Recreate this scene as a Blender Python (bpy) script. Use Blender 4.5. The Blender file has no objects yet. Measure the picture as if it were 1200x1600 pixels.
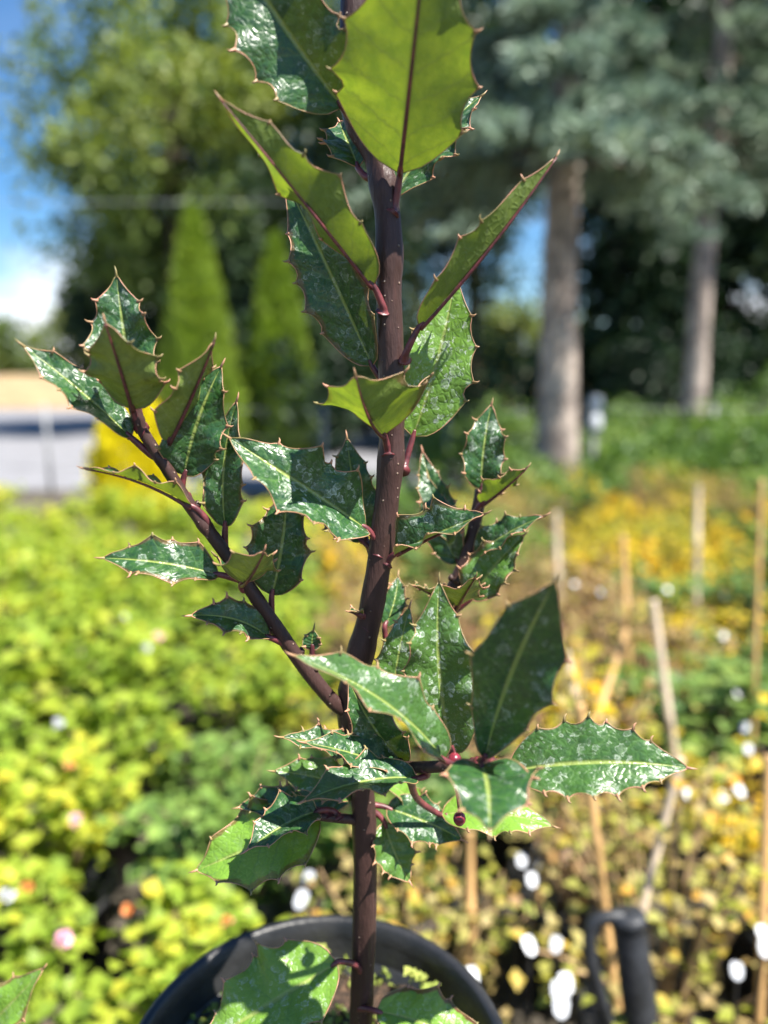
import bpy, math, random
import numpy as np
from mathutils import Vector, Matrix

# ------------------------------------------------------------------ camera, sky, sun
scene = bpy.context.scene
COL = scene.collection
R = math.radians
CAM_Z = 1.0
PITCH = R(10.3)
LENS = 26.0
FPX = LENS / 36.0 * 1600.0

cam_d = bpy.data.cameras.new('camera')
cam_d.sensor_fit = 'VERTICAL'
cam_d.sensor_height = 36.0
cam_d.sensor_width = 27.0
cam_d.lens = LENS
cam_d.clip_start = 0.01
cam_d.clip_end = 2000
cam_d.dof.use_dof = True
cam_d.dof.focus_distance = 0.312
cam_d.dof.aperture_fstop = 3.7
cam = bpy.data.objects.new('camera', cam_d)
COL.objects.link(cam)
cam.location = (0, 0, CAM_Z)
cam.rotation_euler = (R(90) - PITCH, 0, 0)
scene.camera = cam
scene.render.resolution_x = 768
scene.render.resolution_y = 1024
scene.cycles.max_bounces = 6
scene.cycles.diffuse_bounces = 3
scene.cycles.glossy_bounces = 2
scene.cycles.transmission_bounces = 4
scene.cycles.transparent_max_bounces = 4

SUN_EL = R(59)
SUN_AZ = R(-30)          # from +X (right) towards +Y (away)
to_sun = Vector((math.cos(SUN_EL) * math.cos(SUN_AZ), math.cos(SUN_EL) * math.sin(SUN_AZ), math.sin(SUN_EL)))

world = bpy.data.worlds.new('World')
scene.world = world
world.use_nodes = True
nt = world.node_tree
nt.nodes.clear()
w_out = nt.nodes.new('ShaderNodeOutputWorld')
w_bg = nt.nodes.new('ShaderNodeBackground')
w_bg.inputs['Strength'].default_value = 0.065
sky = nt.nodes.new('ShaderNodeTexSky')
sky.sky_type = 'NISHITA'
sky.sun_disc = False
sky.sun_elevation = SUN_EL
sky.sun_rotation = R(90) - SUN_AZ
sky.air_density = 1.0
sky.dust_density = 0.4
sky.ozone_density = 3.5
tc = nt.nodes.new('ShaderNodeTexCoord')
mp = nt.nodes.new('ShaderNodeMapping')
mp.inputs['Scale'].default_value = (1, 1, 2.6)
nz = nt.nodes.new('ShaderNodeTexNoise')
nz.inputs['Scale'].default_value = 2.6
nz.inputs['Detail'].default_value = 6
rp = nt.nodes.new('ShaderNodeValToRGB')
rp.color_ramp.elements[0].position = 0.47
rp.color_ramp.elements[1].position = 0.62
sep = nt.nodes.new('ShaderNodeSeparateXYZ')
mr = nt.nodes.new('ShaderNodeMapRange')
mr.inputs['From Min'].default_value = 0.12
mr.inputs['From Max'].default_value = 0.27
mr.inputs['To Min'].default_value = 1.0
mr.inputs['To Max'].default_value = 0.06
mul = nt.nodes.new('ShaderNodeMath'); mul.operation = 'MULTIPLY'
mx = nt.nodes.new('ShaderNodeMix'); mx.data_type = 'RGBA'
mx.inputs['B'].default_value = (8.0, 8.3, 8.8, 1)
nt.links.new(tc.outputs['Generated'], mp.inputs['Vector'])
nt.links.new(mp.outputs['Vector'], nz.inputs['Vector'])
nt.links.new(nz.outputs['Fac'], rp.inputs['Fac'])
nt.links.new(tc.outputs['Generated'], sep.inputs[0])
nt.links.new(sep.outputs['Z'], mr.inputs['Value'])
nt.links.new(rp.outputs['Color'], mul.inputs[0])
nt.links.new(mr.outputs['Result'], mul.inputs[1])
nt.links.new(mul.outputs[0], mx.inputs['Factor'])
hs = nt.nodes.new('ShaderNodeHueSaturation')
hs.inputs['Saturation'].default_value = 1.3
nt.links.new(sky.outputs['Color'], hs.inputs['Color'])
nt.links.new(hs.outputs['Color'], mx.inputs['A'])
nt.links.new(mx.outputs['Result'], w_bg.inputs['Color'])
nt.links.new(w_bg.outputs[0], w_out.inputs[0])

sun_d = bpy.data.lights.new('sun', 'SUN')
sun_d.energy = 5.0
sun_d.angle = R(0.53)
sun_d.color = (1.0, 0.95, 0.86)
sun = bpy.data.objects.new('sun', sun_d)
COL.objects.link(sun)
sun.rotation_euler = to_sun.to_track_quat('Z', 'Y').to_euler()
sun.location = (3, 1, 6)

vs = scene.view_settings
vs.view_transform = 'Standard'
vs.look = 'None'
vs.exposure = 1.5
vs.gamma = 1.0
vs.use_curve_mapping = False

# ------------------------------------------------------------------ helpers
FWD = Vector((0, math.cos(PITCH), -math.sin(PITCH)))
UP = Vector((0, math.sin(PITCH), math.cos(PITCH)))

def ray(px, py):
    return FWD + Vector((1, 0, 0)) * ((px - 600) / FPX) + UP * ((800 - py) / FPX)

def P(px, py, Y):
    d = ray(px, py)
    return Vector((0, 0, CAM_Z)) + d * (Y / d.y)

def PZ(px, py, z):
    d = ray(px, py)
    return Vector((0, 0, CAM_Z)) + d * ((z - CAM_Z) / d.z)

def link(o, parent=None):
    COL.objects.link(o)
    if parent is not None:
        o.parent = parent
    return o

def tag(o, label=None, cat=None, group=None, kind=None):
    if label: o['label'] = label
    if cat: o['category'] = cat
    if group: o['group'] = group
    if kind: o['kind'] = kind
    return o

def empty(name, loc=(0, 0, 0)):
    o = bpy.data.objects.new(name, None)
    o.empty_display_size = 0.05
    o.location = loc
    return link(o)

class MB:
    """collects polygons; one build() = one mesh object"""
    def __init__(s):
        s.v = []; s.f = []; s.m = []; s.smooth = True
    def add(s, verts, faces, mi=0):
        o = len(s.v)
        s.v.extend([tuple(p) for p in verts])
        s.f.extend([tuple(i + o for i in f) for f in faces])
        s.m.extend([mi] * len(faces))
    def tube(s, pts, rad, n=8, mi=0, caps=True, wob=0.0, rng=None, ridge=0.0):
        pts = [Vector(p) for p in pts]
        if not hasattr(rad, '__len__'):
            rad = [rad] * len(pts)
        t = (pts[1] - pts[0]).normalized()
        a = t.orthogonal().normalized()
        rings = []
        for i, p in enumerate(pts):
            if i == 0: t = pts[1] - pts[0]
            elif i == len(pts) - 1: t = pts[-1] - pts[-2]
            else: t = pts[i + 1] - pts[i - 1]
            t = t.normalized()
            a = (a - t * a.dot(t)).normalized()
            b = t.cross(a)
            ring = []
            for k in range(n):
                an = 2 * math.pi * k / n
                r = rad[i]
                if wob and rng: r *= 1 + rng.uniform(-wob, wob)
                if ridge: r *= 1 + ridge * math.sin(3 * an + 1.7 * math.sin(i * 0.21)) + 0.7 * ridge * math.sin(5 * an - i * 0.13)
                ring.append(p + a * (r * math.cos(an)) + b * (r * math.sin(an)))
            rings.append(ring)
        vs_ = [q for ring in rings for q in ring]
        fs = []
        for i in range(len(rings) - 1):
            for k in range(n):
                k2 = (k + 1) % n
                fs.append((i * n + k, i * n + k2, (i + 1) * n + k2, (i + 1) * n + k))
        if caps:
            fs.append(tuple(range(n - 1, -1, -1)))
            fs.append(tuple((len(rings) - 1) * n + k for k in range(n)))
        s.add(vs_, fs, mi)
    def lathe(s, prof, c=(0, 0, 0), n=48, mi=0, closed=False):
        c = Vector(c); vs_ = []
        for (r, z) in prof:
            for k in range(n):
                an = 2 * math.pi * k / n
                vs_.append(c + Vector((r * math.cos(an), r * math.sin(an), z)))
        fs = []
        m = len(prof)
        for i in range(m if closed else m - 1):
            j = (i + 1) % m
            for k in range(n):
                k2 = (k + 1) % n
                fs.append((i * n + k, i * n + k2, j * n + k2, j * n + k))
        s.add(vs_, fs, mi)
    def box(s, lo, hi, mi=0, bev=0.0):
        x0, y0, z0 = lo; x1, y1, z1 = hi
        b = bev
        if b <= 0:
            v = [(x, y, z) for z in (z0, z1) for y in (y0, y1) for x in (x0, x1)]
            f = [(0, 2, 3, 1), (4, 5, 7, 6), (0, 1, 5, 4), (1, 3, 7, 5), (3, 2, 6, 7), (2, 0, 4, 6)]
            s.add(v, f, mi); return
        def ringz(z, i):
            return [(x0 + i, y0 + b, z), (x0 + b, y0 + i, z), (x1 - b, y0 + i, z), (x1 - i, y0 + b, z),
                    (x1 - i, y1 - b, z), (x1 - b, y1 - i, z), (x0 + b, y1 - i, z), (x0 + i, y1 - b, z)]
        v = ringz(z0, b) + ringz(z0 + b, 0) + ringz(z1 - b, 0) + ringz(z1, b)
        f = [tuple(range(7, -1, -1)), tuple(range(24, 32))]
        for i in range(3):
            for k in range(8):
                f.append((i * 8 + k, i * 8 + (k + 1) % 8, (i + 1) * 8 + (k + 1) % 8, (i + 1) * 8 + k))
        s.add(v, f, mi)
    def build(s, name, mats, parent=None, smooth=True):
        me = bpy.data.meshes.new(name)
        me.from_pydata(s.v, [], s.f)
        if not isinstance(mats, (list, tuple)): mats = [mats]
        for m in mats: me.materials.append(m)
        me.polygons.foreach_set('material_index', s.m)
        me.polygons.foreach_set('use_smooth', [smooth] * len(s.f))
        me.update()
        o = bpy.data.objects.new(name, me)
        return link(o, parent)

def catmull(pts, k=6):
    pts = [Vector(p) for p in pts]
    out = []
    n = len(pts)
    for i in range(n - 1):
        p0 = pts[max(i - 1, 0)]; p1 = pts[i]; p2 = pts[i + 1]; p3 = pts[min(i + 2, n - 1)]
        for j in range(k):
            t = j / k
            out.append(0.5 * ((2 * p1) + (p2 - p0) * t + (2 * p0 - 5 * p1 + 4 * p2 - p3) * t * t + (3 * p1 - p0 - 3 * p2 + p3) * t ** 3))
    out.append(pts[-1])
    return out

def copy_tree(o, parent=None):
    c = o.copy()
    COL.objects.link(c)
    c.parent = parent
    for ch in list(o.children):
        copy_tree(ch, c)
    return c

# ------------------------------------------------------------------ materials
def mat(name):
    m = bpy.data.materials.new(name)
    m.use_nodes = True
    n = m.node_tree
    n.nodes.clear()
    out = n.nodes.new('ShaderNodeOutputMaterial')
    return m, n, out

class NB:
    """tiny node builder"""
    def __init__(s, n): s.n = n
    def new(s, t, **kw):
        x = s.n.nodes.new(t)
        for k, v in kw.items(): setattr(x, k, v)
        return x
    def link(s, a, b): s.n.links.new(a, b)
    def val(s, inp, v):
        if hasattr(v, 'is_output') or isinstance(v, bpy.types.NodeSocket): s.link(v, inp)
        else: inp.default_value = v
    def math(s, op, a, b=None, c=None, clamp=False):
        x = s.new('ShaderNodeMath', operation=op); x.use_clamp = clamp
        s.val(x.inputs[0], a)
        if b is not None: s.val(x.inputs[1], b)
        if c is not None: s.val(x.inputs[2], c)
        return x.outputs[0]
    def mix(s, f, a, b):
        x = s.new('ShaderNodeMix', data_type='RGBA')
        s.val(x.inputs['Factor'], f)
        s.val(x.inputs['A'], a if isinstance(a, bpy.types.NodeSocket) else (*a, 1))
        s.val(x.inputs['B'], b if isinstance(b, bpy.types.NodeSocket) else (*b, 1))
        return x.outputs['Result']
    def ramp(s, fac, stops, interp='LINEAR'):
        x = s.new('ShaderNodeValToRGB')
        cr = x.color_ramp
        cr.interpolation = interp
        while len(cr.elements) < len(stops): cr.elements.new(0.5)
        for e, (p, c) in zip(cr.elements, stops):
            e.position = p
            e.color = (*c, 1) if hasattr(c, '__len__') else (c, c, c, 1)
        s.link(fac, x.inputs['Fac'])
        return x.outputs['Color']
    def noise(s, vec, scale, detail=3, rough=0.55, dist=0.0):
        x = s.new('ShaderNodeTexNoise')
        if vec is not None: s.link(vec, x.inputs['Vector'])
        x.inputs['Scale'].default_value = scale
        x.inputs['Detail'].default_value = detail
        x.inputs['Roughness'].default_value = rough
        x.inputs['Distortion'].default_value = dist
        return x
    def smooth(s, v, lo, hi, a=0.0, b=1.0):
        x = s.new('ShaderNodeMapRange', interpolation_type='SMOOTHSTEP')
        s.val(x.inputs['Value'], v)
        x.inputs['From Min'].default_value = lo; x.inputs['From Max'].default_value = hi
        x.inputs['To Min'].default_value = a; x.inputs['To Max'].default_value = b
        return x.outputs['Result']

def simple(name, col, rough=0.6, var=0.25, scale=20, bump=0.0, bscale=60, spec=0.5, col2=None):
    m, n, out = mat(name)
    b = NB(n)
    tc_ = b.new('ShaderNodeTexCoord')
    nz_ = b.noise(tc_.outputs['Object'], scale, 5)
    c2 = col2 if col2 else tuple(c * (1 - var) for c in col)
    c1 = col if col2 else tuple(min(1, c * (1 + var)) for c in col)
    cc = b.mix(b.smooth(nz_.outputs['Fac'], 0.35, 0.65), c2, c1)
    p = b.new('ShaderNodeBsdfPrincipled')
    b.link(cc, p.inputs['Base Color'])
    p.inputs['Roughness'].default_value = rough
    p.inputs['Specular IOR Level'].default_value = spec
    if bump:
        nb = b.noise(tc_.outputs['Object'], bscale, 6)
        bp = b.new('ShaderNodeBump')
        bp.inputs['Strength'].default_value = bump
        bp.inputs['Distance'].default_value = 0.01
        b.link(nb.outputs['Fac'], bp.inputs['Height'])
        b.link(bp.outputs[0], p.inputs['Normal'])
    b.link(p.outputs[0], out.inputs[0])
    return m

def foliage(name, stops, trans=0.35, tcol=(1.25, 1.3, 0.5), rough=0.5, clump=(1.2, 0.3)):
    m, n, out = mat(name)
    b = NB(n)
    at_ = b.new('ShaderNodeAttribute', attribute_name='lc')
    oi = b.new('ShaderNodeObjectInfo')
    tc_ = b.new('ShaderNodeTexCoord')
    nz_ = b.noise(tc_.outputs['Object'], clump[0], 2)
    f = b.math('ADD', at_.outputs['Fac'], b.math('MULTIPLY', b.math('SUBTRACT', nz_.outputs['Fac'], 0.5), clump[1] * 2))
    f = b.math('ADD', f, b.math('MULTIPLY', b.math('SUBTRACT', oi.outputs['Random'], 0.5), 0.45), clamp=True)
    c = b.ramp(f, stops)
    p = b.new('ShaderNodeBsdfPrincipled')
    b.link(c, p.inputs['Base Color'])
    p.inputs['Roughness'].default_value = rough
    p.inputs['Specular IOR Level'].default_value = 0.35
    t = b.new('ShaderNodeBsdfTranslucent')
    vm = b.new('ShaderNodeVectorMath', operation='MULTIPLY')
    b.link(c, vm.inputs[0]); vm.inputs[1].default_value = tcol
    b.link(vm.outputs[0], t.inputs['Color'])
    ms = b.new('ShaderNodeMixShader'); ms.inputs[0].default_value = trans
    b.link(p.outputs[0], ms.inputs[1]); b.link(t.outputs[0], ms.inputs[2])
    b.link(ms.outputs[0], out.inputs[0])
    return m

def holly_leaf_mat():
    m, n, out = mat('holly_leaf')
    b = NB(n)
    uv = b.new('ShaderNodeUVMap', uv_map='uv')
    met = b.new('ShaderNodeUVMap', uv_map='met')
    lva = b.new('ShaderNodeUVMap', uv_map='lva'); lvb = b.new('ShaderNodeUVMap', uv_map='lvb')
    sp = b.new('ShaderNodeSeparateXYZ'); b.link(uv.outputs[0], sp.inputs[0])
    sa = b.new('ShaderNodeSeparateXYZ'); b.link(lva.outputs[0], sa.inputs[0])
    sb_ = b.new('ShaderNodeSeparateXYZ'); b.link(lvb.outputs[0], sb_.inputs[0])
    class sl: outputs = [sa.outputs['X'], sa.outputs['Y'], sb_.outputs['X']]
    u = sp.outputs['X']
    v = b.math('ABSOLUTE', b.math('MULTIPLY_ADD', sp.outputs['Y'], 2.0, -1.0))
    geo = b.new('ShaderNodeNewGeometry')
    wv = b.noise(met.outputs[0], 2.2, 3)
    # lateral veins, bending forward towards the margin
    ph = b.math('MULTIPLY_ADD', v, -1.15, b.math('MULTIPLY', u, 7.0))
    ph = b.math('ADD', ph, b.math('MULTIPLY', wv.outputs['Fac'], 0.55))
    fr = b.math('ABSOLUTE', b.math('SUBTRACT', b.math('FRACT', ph), 0.5))
    vein = b.smooth(fr, 0.0, 0.09, 1.0, 0.0)
    mid = b.smooth(v, 0.02, 0.075, 1.0, 0.0)
    net = b.new('ShaderNodeTexVoronoi', feature='DISTANCE_TO_EDGE')
    b.link(met.outputs[0], net.inputs['Vector']); net.inputs['Scale'].default_value = 3.4
    netf = b.smooth(net.outputs['Distance'], 0.0, 0.06, 1.0, 0.0)
    # dried water marks: rings and flecks, in patches
    dn = b.noise(met.outputs[0], 5.0, 3)
    dv = b.new('ShaderNodeVectorMath', operation='MULTIPLY_ADD')
    b.link(dn.outputs['Color'], dv.inputs[0]); dv.inputs[1].default_value = (0.35, 0.35, 0); b.link(met.outputs[0], dv.inputs[2])
    def rings(scale, r0, r1, soft):
        vo = b.new('ShaderNodeTexVoronoi', feature='F1')
        b.link(dv.outputs[0], vo.inputs['Vector']); vo.inputs['Scale'].default_value = scale
        sc = b.new('ShaderNodeSeparateColor'); b.link(vo.outputs['Color'], sc.inputs[0])
        rad = b.math('MULTIPLY_ADD', sc.outputs[0], r1 - r0, r0)
        dd = b.math('ABSOLUTE', b.math('SUBTRACT', vo.outputs['Distance'], rad))
        ring = b.smooth(dd, 0.0, soft, 1.0, 0.0)
        fill = b.smooth(b.math('SUBTRACT', vo.outputs['Distance'], rad), -0.05, 0.0, 0.28, 0.0)
        keep = b.math('GREATER_THAN', sc.outputs[1], 0.3)
        return b.math('MULTIPLY', b.math('MAXIMUM', ring, fill), keep)
    r1 = rings(1.9, 0.20, 0.44, 0.085)
    r2 = rings(4.2, 0.12, 0.36, 0.13)
    big = b.noise(met.outputs[0], 1.6, 4, 0.6)
    fine = b.noise(met.outputs[0], 22, 4, 0.7)
    patch = b.smooth(big.outputs['Fac'], 0.42, 0.62)
    fleck = b.smooth(fine.outputs['Fac'], 0.54, 0.68)
    rs = b.math('MAXIMUM', r1, r2)
    rs = b.math('MULTIPLY', rs, b.smooth(fine.outputs['Fac'], 0.36, 0.52, 0.35, 1.0))
    rs = b.math('MAXIMUM', rs, b.math('MULTIPLY', fleck, 0.45))
    rs = b.math('MULTIPLY', b.math('MULTIPLY', rs, b.math('MULTIPLY_ADD', patch, 1.05, b.math('MULTIPLY', b.math('POWER', sl.outputs[0], 3.0), 0.35))), sl.outputs[0], clamp=True)
    # upper side
    tone = b.noise(met.outputs[0], 3.0, 4)
    top = b.mix(b.smooth(tone.outputs['Fac'], 0.3, 0.7), (0.014, 0.050, 0.020), (0.030, 0.090, 0.020))
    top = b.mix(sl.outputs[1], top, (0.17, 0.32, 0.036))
    top = b.mix(b.math('MULTIPLY', vein, 0.35), top, (0.10, 0.20, 0.05))
    top = b.mix(b.math('MULTIPLY', netf, 0.18), top, (0.09, 0.17, 0.045))
    top = b.mix(b.math('MULTIPLY', mid, 0.8), top, (0.26, 0.32, 0.08))
    topr = b.mix(b.math('MULTIPLY', rs, 0.8), top, (0.50, 0.56, 0.49))
    # underside
    und = b.mix(b.smooth(tone.outputs['Fac'], 0.3, 0.7), (0.105, 0.150, 0.030), (0.150, 0.205, 0.036))
    und = b.mix(b.math('MULTIPLY', b.math('MAXIMUM', vein, b.math('MULTIPLY', netf, 0.5)), 0.45), und, (0.20, 0.26, 0.07))
    und = b.mix(b.math('MULTIPLY', rs, 0.35), und, (0.45, 0.48, 0.40))
    und = b.mix(b.smooth(v, 0.0, 0.06, 0.85, 0.0), und, (0.10, 0.022, 0.020))
    col = b.mix(geo.outputs['Backfacing'], topr, und)
    col = b.mix(b.math('MULTIPLY', b.smooth(v, 0.945, 0.985), b.smooth(wv.outputs['Fac'], 0.35, 0.6)), col, (0.30, 0.15, 0.075))
    # dry brown damage along some margins
    dm = b.math('MULTIPLY', b.smooth(b.math('ADD', v, b.math('MULTIPLY', big.outputs['Fac'], 0.5)), 1.02, 1.12), sl.outputs[2], clamp=True)
    col = b.mix(dm, col, (0.12, 0.05, 0.025))
    p = b.new('ShaderNodeBsdfPrincipled')
    b.link(col, p.inputs['Base Color'])
    rg = b.math('MULTIPLY_ADD', rs, 0.45, b.math('MULTIPLY_ADD', geo.outputs['Backfacing'], 0.16, 0.31))
    b.link(rg, p.inputs['Roughness'])
    p.inputs['Specular IOR Level'].default_value = 0.42
    # relief: blistered blade between sunken veins
    h = b.math('MULTIPLY', b.smooth(fr, 0.0, 0.4), 0.75)
    h = b.math('ADD', h, b.math('MULTIPLY', b.smooth(net.outputs['Distance'], 0.0, 0.25), 0.45))
    h = b.math('ADD', h, b.math('MULTIPLY', rs, 0.12))
    h = b.math('SUBTRACT', h, b.math('MULTIPLY', mid, 0.7))
    bp = b.new('ShaderNodeBump')
    bp.inputs['Strength'].default_value = 0.28
    bp.inputs['Distance'].default_value = 0.0011
    b.link(h, bp.inputs['Height'])
    b.link(bp.outputs[0], p.inputs['Normal'])
    t = b.new('ShaderNodeBsdfTranslucent')
    tcm = b.mix(b.math('MAXIMUM', b.math('MULTIPLY', b.math('MAXIMUM', vein, b.math('MULTIPLY', netf, 0.4)), 0.55), b.math('MULTIPLY', mid, 0.8)), b.mix(b.smooth(big.outputs['Fac'], 0.3, 0.7), (0.20, 0.31, 0.02), (0.33, 0.44, 0.026)), (0.12, 0.17, 0.02))
    tcm = b.mix(b.math('MULTIPLY', rs, 0.4), tcm, (0.10, 0.13, 0.03))
    b.link(tcm, t.inputs['Color'])
    ms = b.new('ShaderNodeMixShader'); b.link(sb_.outputs['Y'], ms.inputs[0])
    b.link(p.outputs[0], ms.inputs[1]); b.link(t.outputs[0], ms.inputs[2])
    b.link(ms.outputs[0], out.inputs[0])
    return m

def holly_bark_mat():
    m, n, out = mat('holly_bark')
    b = NB(n)
    tc_ = b.new('ShaderNodeTexCoord')
    ob = tc_.outputs['Object']
    mpn = b.new('ShaderNodeMapping'); mpn.inputs['Scale'].default_value = (1, 1, 0.22)
    b.link(ob, mpn.inputs['Vector'])
    st = b.noise(mpn.outputs[0], 420, 4, 0.6)
    lg = b.noise(ob, 38, 4)
    c = b.mix(b.smooth(lg.outputs['Fac'], 0.35, 0.65), (0.005, 0.0025, 0.0045), (0.016, 0.0065, 0.0095))
    c = b.mix(b.math('MULTIPLY', b.smooth(st.outputs['Fac'], 0.5, 0.75), 0.6), c, (0.085, 0.038, 0.038))
    sp = b.new('ShaderNodeSeparateXYZ'); b.link(ob, sp.inputs[0])
    low = b.smooth(sp.outputs['Z'], 0.64, 0.86, 1.0, 0.0)
    c = b.mix(b.math('MULTIPLY', low, 0.5), c, (0.085, 0.045, 0.036))
    vo = b.new('ShaderNodeTexVoronoi', feature='F1'); b.link(ob, vo.inputs['Vector']); vo.inputs['Scale'].default_value = 330
    sc = b.new('ShaderNodeSeparateColor'); b.link(vo.outputs['Color'], sc.inputs[0])
    dot = b.math('MULTIPLY', b.smooth(vo.outputs['Distance'], 0.10, 0.22, 1.0, 0.0), b.math('GREATER_THAN', sc.outputs[0], 0.74))
    c = b.mix(b.math('MULTIPLY', dot, 0.5), c, (0.42, 0.30, 0.22))
    p = b.new('ShaderNodeBsdfPrincipled')
    b.link(c, p.inputs['Base Color'])
    p.inputs['Roughness'].default_value = 0.45
    p.inputs['Specular IOR Level'].default_value = 0.3
    bp = b.new('ShaderNodeBump'); bp.inputs['Strength'].default_value = 0.8; bp.inputs['Distance'].default_value = 0.0009
    b.link(b.math('ADD', st.outputs['Fac'], dot), bp.inputs['Height'])
    b.link(bp.outputs[0], p.inputs['Normal'])
    b.link(p.outputs[0], out.inputs[0])
    return m

def ground_mat():
    m, n, out = mat('ground')
    b = NB(n)
    tc_ = b.new('ShaderNodeTexCoord'); ob = tc_.outputs['Object']
    n1 = b.noise(ob, 0.9, 5); n2 = b.noise(ob, 30, 6, 0.7)
    c = b.mix(b.smooth(n1.outputs['Fac'], 0.4, 0.6), (0.055, 0.045, 0.034), (0.10, 0.085, 0.06))
    c = b.mix(b.smooth(n2.outputs['Fac'], 0.5, 0.75), c, (0.20, 0.17, 0.13))
    p = b.new('ShaderNodeBsdfPrincipled'); b.link(c, p.inputs['Base Color']); p.inputs['Roughness'].default_value = 0.95
    bp = b.new('ShaderNodeBump'); bp.inputs['Distance'].default_value = 0.02; b.link(n2.outputs['Fac'], bp.inputs['Height'])
    b.link(bp.outputs[0], p.inputs['Normal']); b.link(p.outputs[0], out.inputs[0])
    return m

M = {}
M['leaf'] = holly_leaf_mat()
M['bark'] = holly_bark_mat()
M['margin'] = simple('leaf_margin', (0.46, 0.22, 0.14), 0.5, 0.3, 120, col2=(0.20, 0.17, 0.06))
M['petiole'] = simple('petiole_skin', (0.16, 0.035, 0.040), 0.4, 0.35, 300, col2=(0.07, 0.018, 0.022))
M['berry'] = simple('berry_skin', (0.22, 0.022, 0.035), 0.3, 0.3, 300, col2=(0.12, 0.015, 0.03))
M['pot'] = simple('black_plastic', (0.024, 0.024, 0.025), 0.42, 0.3, 34, bump=0.12, bscale=220, col2=(0.010, 0.011, 0.013))
M['soil'] = simple('potting_soil', (0.13, 0.075, 0.045), 0.95, 0.5, 120, bump=1.0, bscale=260, col2=(0.035, 0.022, 0.014))
M['bench'] = simple('weathered_wood', (0.22, 0.18, 0.14), 0.8, 0.3, 14, bump=0.3, bscale=60)
M['bamboo'] = simple('bamboo', (0.62, 0.38, 0.15), 0.55, 0.2, 6, col2=(0.50, 0.30, 0.12))
M['greycane'] = simple('weathered_cane', (0.56, 0.45, 0.33), 0.65, 0.2, 6)
M['straw'] = simple('straw_stem', (0.34, 0.23, 0.12), 0.8, 0.3, 30)
M['white'] = simple('white_plastic', (0.55, 0.57, 0.60), 0.45, 0.1, 90)
M['rubber'] = simple('black_rubber', (0.022, 0.024, 0.028), 0.5, 0.3, 80, bump=0.2, bscale=150)
M['ground'] = ground_mat()
M['road'] = simple('grey_paving', (0.19, 0.19, 0.205), 0.9, 0.12, 3, bump=0.2, bscale=40)
M['dry'] = simple('dry_grass', (0.30, 0.21, 0.11), 0.95, 0.25, 2.0, bump=0.5, bscale=12)
M['spruce_bark'] = simple('spruce_bark', (0.46, 0.38, 0.32), 0.95, 0.35, 5, bump=1.0, bscale=18, col2=(0.15, 0.12, 0.105))
M['dark_bark'] = simple('dark_bark', (0.11, 0.085, 0.065), 0.95, 0.3, 8, bump=0.8, bscale=20)
M['twig'] = simple('twig', (0.20, 0.13, 0.08), 0.8, 0.3, 30)
M['metal'] = simple('galvanised', (0.22, 0.225, 0.23), 0.5, 0.1, 20)
M['cable'] = simple('cable', (0.30, 0.31, 0.33), 0.6, 0.1, 5)

M['golden'] = foliage('golden_foliage', [(0.0, (0.10, 0.17, 0.02)), (0.3, (0.22, 0.32, 0.035)), (0.6, (0.36, 0.44, 0.05)), (0.9, (0.52, 0.50, 0.05)), (1.0, (0.60, 0.50, 0.05))], 0.4)
M['midgreen'] = foliage('green_foliage', [(0.0, (0.05, 0.10, 0.03)), (0.5, (0.11, 0.20, 0.05)), (1.0, (0.24, 0.33, 0.07))], 0.35)
M['bluegreen'] = foliage('bluegreen_foliage', [(0.0, (0.08, 0.15, 0.035)), (0.5, (0.18, 0.29, 0.06)), (1.0, (0.32, 0.43, 0.10))], 0.35)
M['rust'] = foliage('rusty_foliage', [(0.0, (0.16, 0.06, 0.035)), (0.3, (0.32, 0.19, 0.09)), (0.55, (0.42, 0.35, 0.13)), (0.75, (0.30, 0.34, 0.05)), (1.0, (0.62, 0.36, 0.07))], 0.35)
M['yellow'] = foliage('yellow_foliage', [(0.0, (0.16, 0.22, 0.03)), (0.4, (0.42, 0.36, 0.03)), (0.7, (0.68, 0.48, 0.03)), (1.0, (0.72, 0.36, 0.02))], 0.35)
M['gold_shrub'] = foliage('gold_shrub_foliage', [(0.0, (0.45, 0.42, 0.015)), (0.5, (0.72, 0.64, 0.015)), (1.0, (0.85, 0.72, 0.02))], 0.4)
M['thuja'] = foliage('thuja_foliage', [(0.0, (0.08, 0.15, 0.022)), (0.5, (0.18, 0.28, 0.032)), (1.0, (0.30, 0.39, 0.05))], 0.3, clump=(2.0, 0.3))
M['olive'] = foliage('olive_foliage', [(0.0, (0.05, 0.095, 0.026)), (0.5, (0.14, 0.20, 0.048)), (1.0, (0.28, 0.32, 0.075))], 0.35, clump=(0.8, 0.4))
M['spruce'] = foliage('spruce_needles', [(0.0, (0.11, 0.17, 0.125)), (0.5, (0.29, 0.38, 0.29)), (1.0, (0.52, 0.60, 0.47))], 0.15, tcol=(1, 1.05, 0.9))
M['spruce_shade'] = foliage('shaded_spruce_needles', [(0.0, (0.05, 0.09, 0.055)), (0.5, (0.13, 0.19, 0.12)), (1.0, (0.26, 0.33, 0.22))], 0.15, tcol=(1, 1.05, 0.9))  # darker copy of the spruce needles, shade put into the colour
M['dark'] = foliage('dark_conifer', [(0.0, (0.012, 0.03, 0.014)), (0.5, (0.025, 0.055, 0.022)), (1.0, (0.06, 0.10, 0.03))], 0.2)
M['hedge'] = foliage('hedge_foliage', [(0.0, (0.05, 0.09, 0.02)), (0.5, (0.11, 0.16, 0.035)), (1.0, (0.20, 0.24, 0.06))], 0.3)
M['moss'] = foliage('moss_foliage', [(0.0, (0.08, 0.13, 0.02)), (0.5, (0.22, 0.28, 0.05)), (1.0, (0.42, 0.46, 0.12))], 0.35)
M['pink'] = simple('pink_petal', (0.80, 0.36, 0.48), 0.6, 0.1, 30)
M['orange'] = simple('orange_leaf', (0.60, 0.20, 0.05), 0.5, 0.2, 30)

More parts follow.
